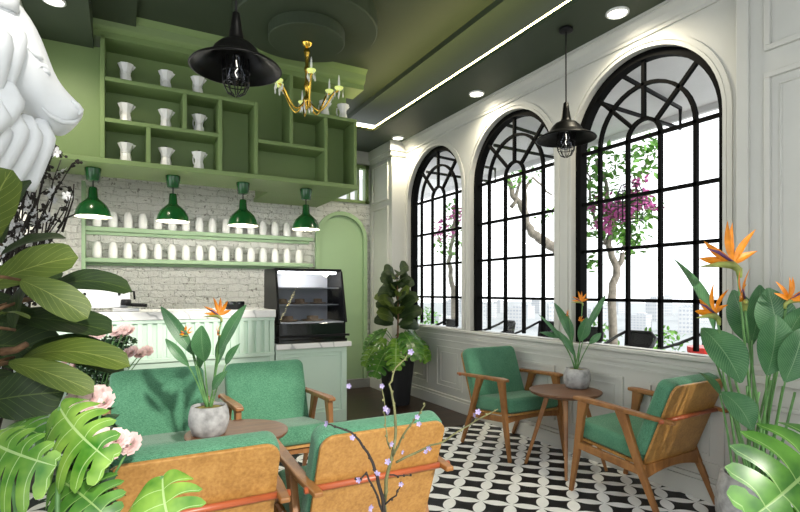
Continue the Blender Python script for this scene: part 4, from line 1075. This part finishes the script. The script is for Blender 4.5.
def onside(x, y, off): return on_y(x, y, LY - off) - LL
m = MB(); p0 = onside(44, 70, .095); m.ball(p0, .013, 12, 8, (1.2, .7, .8)); m.build('eye', M['plaster'], li, smooth=True)
m = MB(); m.tube([onside(34, 72, .12), onside(39, 65, .108), onside(45, 66, .10), onside(50, 75, .088)], [.005, .011, .010, .004], 8); m.tube([onside(28, 48, .135), onside(36, 54, .122), onside(43, 60, .108)], [.004, .012, .004], 8); m.tube([onside(36, 76, .115), onside(42, 77, .103), onside(48, 78, .09)], [.003, .005, .003], 8); m.build('eyelid', M['plaster'], li, smooth=True)
m = MB(); m.tube([onside(72, 100, .062), onside(77, 105, .058), onside(81, 110, .04), onside(79, 115, .045)], [.004, .010, .010, .004], 8); m.build('nostril', M['plaster'], li, smooth=True)
m = MB(); m.tube([onside(80, 119, .03), onside(73, 123, .062), onside(62, 122, .075), onside(50, 116, .10), onside(42, 108, .118)], [.004, .009, .009, .007, .003], 8); m.build('lip', M['plaster'], li, smooth=True)
for sgn in (-1, 1):
    m = MB(); A = on_y(14, -2, LY + sgn * .13) - LL; m.loft([[A + V((-.02 + .03 * math.cos(2 * PI * k / 10) * s, .0 + .035 * sgn * math.sin(2 * PI * k / 10) * s, h)) for k in range(10)] for s, h in ((1.1, -.04), (1.2, .0), (1.0, .03), (.4, .055))]); m.build('ear', M['plaster'], li, smooth=True)
def tuft(a, b, w0, off, bow=0.0, th=.016):
    A, B = onside(*a, off), onside(*b, off * .8); m = MB(); d = (B - A).normalized(); sd = V((0, -1, 0)).cross(d).normalized(); rings = []
    n = 9
    for i in range(n + 1):
        t = i / n; w = w0 * (1 - .8 * t ** 2.4) * min(1, .25 + 3 * t); c = A.lerp(B, t) + V((0, -1, 0)) * (.02 * math.sin(PI * t)) + sd * bow * math.sin(PI * t)
        rings.append([c + sd * (w * x) + V((0, -th * z, 0)) for x, z in ((-.5, 0), (-.42, .7), (-.1, 1), (.05, .65), (.3, .9), (.5, .2), (.4, -.9), (-.4, -.9))])
    m.loft(rings); m.build('mane_tuft', M['plaster'], li, smooth=True, bev=0)
for a, b, w, off, bow in (((2, 14), (7, 90), .14, .175, 0), ((-18, 10), (-14, 112), .17, .19, 0), ((9, 82), (-10, 142), .13, .16, 0), ((-6, 96), (-32, 152), .15, .18, 0), ((42, 120), (31, 191), .125, .06, -.01), ((28, 116), (14, 187), .12, .10, 0), ((13, 110), (-4, 181), .13, .13, 0), ((-4, 112), (-22, 178), .13, .15, 0)):
    tuft(a, b, w, off, bow)
m = MB(); m.box(-.02, .06, -.16, .16, -.25, .25); m.build('wall_mount', M['plaster'], li, bev=.02)

# ------------------------------------------------------------------ terrace outside the windows
m = MB(); m.box(WX + .14, 7.2, -2, 9.5, -.2, -.02); struct('floor_terrace', m, M['terrace'])
m = MB(); m.box(WX + .14, 4.95, -.5, 9.2, 3.08, 3.14); m.box(4.9, 4.95, -.5, 9.2, 3.02, 3.08)
tag(m.build('canopy', M['canopy']), 'pale flat canopy above the terrace outside the windows', 'canopy')
for k, lab in enumerate(('black bracket under the canopy behind the near arched window', 'black bracket under the canopy behind the middle window', 'black bracket under the canopy behind the far window')):
    y = 1.355 * k; t = MB()
    t.tube([V((3.42, 2.69 + y, 2.99)), V((4.6, 2.965 + y, 3.02)), V((4.6, 2.965 + y, 2.83)), V((3.42, 2.88 + y, 2.83))], .018, 8)
    tag(t.build('canopy_bracket', M['black'], smooth=True), lab, 'bracket', 'black brackets under the canopy')
def metal_chair(loc, rz, label):
    t = thing('metal_chair', label, 'chair', loc, rz, 'black metal terrace chairs')
    m = MB(); m.prism(rrect(.36, .36, .06, .06), lambda a, b, c: V((a, b - .18, .44 + c)), .015); m.build('seat', M['black'], t)
    for sx in (-1, 1):
        for sy in (-1, 1): MB().beam([(.16 * sx, .15 * sy, .445), (.22 * sx, .21 * sy, 0)], [(.04, .02), (.022, .014)]).build('leg', M['black'], t)
    m = MB(); m.tube([(-.23, .16, .45), (-.25, .16, .76), (-.22, -.05, .82), (-.19, -.19, .88), (-.12, -.24, .93), (.12, -.24, .93), (.19, -.19, .88), (.22, -.05, .82), (.25, .16, .76), (.23, .16, .45)], .015, 8); m.build('arm_frame', M['black'], t, smooth=True)
    m = MB(); m.prism([(-.12, 0), (.12, 0), (.14, .47), (-.14, .47)], lambda a, b, c: V((a, -.17 - b * .16 - c, .45 + b)), .008); m.build('backrest', M['black'], t)
    return t
def chair_at(px, py): p = on_z(px, py, .93); return (p.x, p.y, -.02)
mc = metal_chair(chair_at(626, 331), R(100), 'black metal terrace chair left behind the near arched window')
for (px, py), rz, lab in (((690, 332), R(70), 'black metal terrace chair at right behind the near arched window'), ((534, 321), R(95), 'black metal terrace chair at right behind the middle window'), ((493, 320), R(80), 'black metal terrace chair at left behind the middle window'), ((437, 319), R(90), 'black metal terrace chair behind the far window'), ((578, 327), R(110), 'black metal terrace chair at left edge of the near window by the tree')):
    dup(mc, chair_at(px, py), lab, rz)
def planter_out(loc, r, h, n, lab, rn):
    t = thing('terrace_planter', lab, 'potted plant', loc, 0, 'leafy planters on the terrace')
    MB().lathe([(r * .8, 0), (r, h), (r * .9, h), (r * .85, h - .03)], n=18, caps=True).build('pot', M['planter'], t)
    m = MB(); foliage(m, (0, 0, h + .16), (.22, .22, .2), n, .07, rn); m.build('foliage', M['fol'], t, recalc=False, kind='stuff')
rn = random.Random(4)
planter_out((4.9, 4.15, -.02), .16, .6, 150, 'leafy planter at the foot of the flowering terrace tree', rn)
planter_out((4.95, 3.4, -.02), .16, .6, 150, 'leafy planter right of the flowering terrace tree', rn)
planter_out((4.9, 8.0, -.02), .16, .7, 130, 'leafy planter seen low through the far window', rn)
planter_out((5.3, 2.95, -.02), .15, .5, 110, 'leafy planter near the right side of the near window', rn)
m = MB(); m.lathe([(.15, .80), (.16, .82), (.16, .86), (0, .865)], n=20); m.lathe([(.13, 0), (.06, .4), (.13, .81)], n=20); rs = tag(m.build('terrace_stool', M['red']), 'red terrace stool at lower right of the near window', 'stool'); q = on_z(709, 347, .84); rs.location = (q.x, q.y, -.02)
# flowering tree
def out_tree(name, lab, loc, limbs, clumps, pink):
    t = thing(name, lab, 'tree', loc); L = V(loc); rn = random.Random(9); m = MB()
    for pts, r0, r1 in limbs:
        fine = []
        for a, b in zip(pts, pts[1:]):
            for i in range(4): fine.append(V(a).lerp(V(b), i / 4) + V((rn.uniform(-1, 1), rn.uniform(-1, 1), rn.uniform(-.5, .5))) * .02)
        fine.append(V(pts[-1])); n = len(fine); m.tube([p - L for p in fine], [r0 + (r1 - r0) * i / (n - 1) for i in range(n)], 8)
    m.build('trunk', M['greybark'], t, smooth=True)
    m = MB()
    for c, rad, n in clumps: foliage(m, V(c) - L, (rad, rad, rad), n, .085, rn)
    m.build('foliage', M['fol'], t, recalc=False, kind='stuff')
    if pink:
        for c, rad, n in pink:
            m = MB(); foliage(m, V(c) - L, (rad, rad, rad * .8), n, .065, rn); m.build('flower_cluster', M['pinkb'], t, recalc=False)
    return t
DW = 5.7
A_ = lambda x, y, d=DW: at(x, y, d)
b3 = on_z(614, 400, -.02) ; b3 = at(612, 300, DW); b3.z = -.02
out_tree('flowering_tree', 'terrace tree with pink blossom seen through the near window', tuple(b3),
         [([b3, A_(611, 300), A_(617, 268), A_(606, 245), A_(612, 220), A_(606, 190), A_(596, 160)], .05, .015), ([A_(617, 268), A_(628, 240), A_(630, 215), A_(640, 180), A_(648, 155)], .03, .01), ([A_(606, 245), A_(596, 225), A_(590, 190), A_(588, 165)], .02, .008)],
         [(A_(596, 170), .27, 200), (A_(605, 215), .30, 280), (A_(625, 218), .30, 300), (A_(640, 160), .22, 120), (A_(645, 205), .15, 60), (A_(632, 245), .16, 60), (A_(592, 262), .12, 30), (A_(650, 145), .12, 35)],
         [(A_(606, 205, 5.5), .15, 110), (A_(622, 212, 5.4), .13, 110), (A_(640, 200, 5.5), .14, 90), (A_(603, 224, 5.4), .11, 80), (A_(637, 183, 5.5), .1, 35), (A_(654, 206, 5.5), .08, 25)])
D7 = 7.6
b2 = at(572, 300, D7); b2.z = -.02
out_tree('bare_tree', 'grey curving tree trunk with few leaves behind the middle window', tuple(b2),
         [([b2, at(570, 275, D7), at(556, 248, D7), at(540, 240, D7), at(531, 232, D7), at(525, 218, D7), at(521, 205, D7), at(512, 195, D7), at(508, 175, D7)], .09, .03), ([at(512, 207, D7), at(519, 190, D7), at(520, 175, D7)], .03, .015), ([at(527, 225, D7), at(524, 190, D7), at(533, 178, D7), at(552, 195, D7)], .03, .012)],
         [(at(514, 178, D7), .16, 30), (at(532, 176, D7), .14, 25), (at(546, 215, D7), .14, 25)], None)
D9 = 8.2
b1 = at(452, 300, D9); b1.z = -.02
out_tree('flowering_tree', 'terrace tree with pink blossom seen through the far window', tuple(b1),
         [([b1, at(453, 290, D9), at(449, 262, D9), at(452, 235, D9), at(455, 205, D9)], .05, .02)],
         [(at(452, 240, D9), .3, 130), (at(455, 210, D9), .2, 60)],
         [(at(447, 225, D9 - .3), .2, 60), (at(457, 212, D9 - .3), .16, 45), (at(441, 236, D9 - .3), .12, 30)])
# hanging birdcage
bc = thing('birdcage', 'black wire birdcage hanging under the canopy by the flowering tree', 'birdcage', tuple(at(630, 148, 4.9))); bc.location.z = 2.28
m = MB()
for k in range(10):
    a = 2 * PI * k / 10; ca, sa = math.cos(a), math.sin(a); m.tube([(.02 * ca, .02 * sa, .06), (.08 * ca, .08 * sa, .04), (.11 * ca, .11 * sa, -.03), (.11 * ca, .11 * sa, -.3)], .004, 5)
for r, z in ((.11, -.03), (.11, -.3), (.17, -.14)): m.tube([(r * math.cos(2 * PI * k / 24), r * math.sin(2 * PI * k / 24), z) for k in range(25)], .005, 5)
m.build('wire_cage', M['black'], bc, smooth=True)
MB().tube([(0, 0, .05), (0, 0, .38)], .003, 5).build('cord', M['black'], bc)
# far city below
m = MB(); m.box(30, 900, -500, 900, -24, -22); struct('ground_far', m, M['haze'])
rn = random.Random(2); cb = None
for k in range(24):
    ring, q = k % 3, k // 3
    ang = R(31 + 33 * (q + .5 + .28 * ring) / 8); dist = 330 + 120 * ring; w, dp, h = rn.uniform(9.5, 11), rn.uniform(8, 10), rn.uniform(8, 21)
    x, y = dist * math.sin(ang), dist * math.cos(ang)
    if cb is None:
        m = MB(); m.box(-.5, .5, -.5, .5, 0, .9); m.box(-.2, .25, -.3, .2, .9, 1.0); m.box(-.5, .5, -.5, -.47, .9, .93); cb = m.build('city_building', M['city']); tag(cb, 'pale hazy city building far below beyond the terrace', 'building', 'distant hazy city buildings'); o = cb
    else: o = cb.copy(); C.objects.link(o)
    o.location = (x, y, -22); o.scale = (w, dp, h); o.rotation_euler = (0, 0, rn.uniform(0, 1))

# ------------------------------------------------------------------ light, world, camera
w = bpy.data.worlds.new('World'); sc.world = w; w.use_nodes = True
bg = w.node_tree.nodes['Background']; bg.inputs[0].default_value = (.95, .98, 1, 1); bg.inputs[1].default_value = 2.0
sun = bpy.data.lights.new('sun', 'SUN'); sun.energy = 3.2; sun.angle = R(2.5); sun.color = (1, .95, .86)
so = bpy.data.objects.new('sun', sun); C.objects.link(so)
so.rotation_euler = V((-.10, 1, -.52)).to_track_quat('-Z', 'Y').to_euler()
cam = bpy.data.cameras.new('camera'); co = bpy.data.objects.new('camera', cam); C.objects.link(co)
co.location = (0, 0, EYE); co.rotation_euler = (PI / 2, 0, -YAW)
cam.sensor_width = 36; cam.lens = F_PX / 800 * 36; cam.shift_y = (CY - 256) / 800; cam.clip_start = .05; cam.clip_end = 2000
sc.camera = co
sc.view_settings.view_transform = 'Standard'; sc.view_settings.look = 'None'; sc.view_settings.gamma = 1; sc.view_settings.use_curve_mapping = False
sc.view_settings.exposure = .3
sc.cycles.max_bounces = 8; sc.cycles.diffuse_bounces = 5; sc.cycles.transparent_max_bounces = 12; sc.cycles.caustics_reflective = False; sc.cycles.caustics_refractive = False
sc.cycles.sample_clamp_indirect = 6
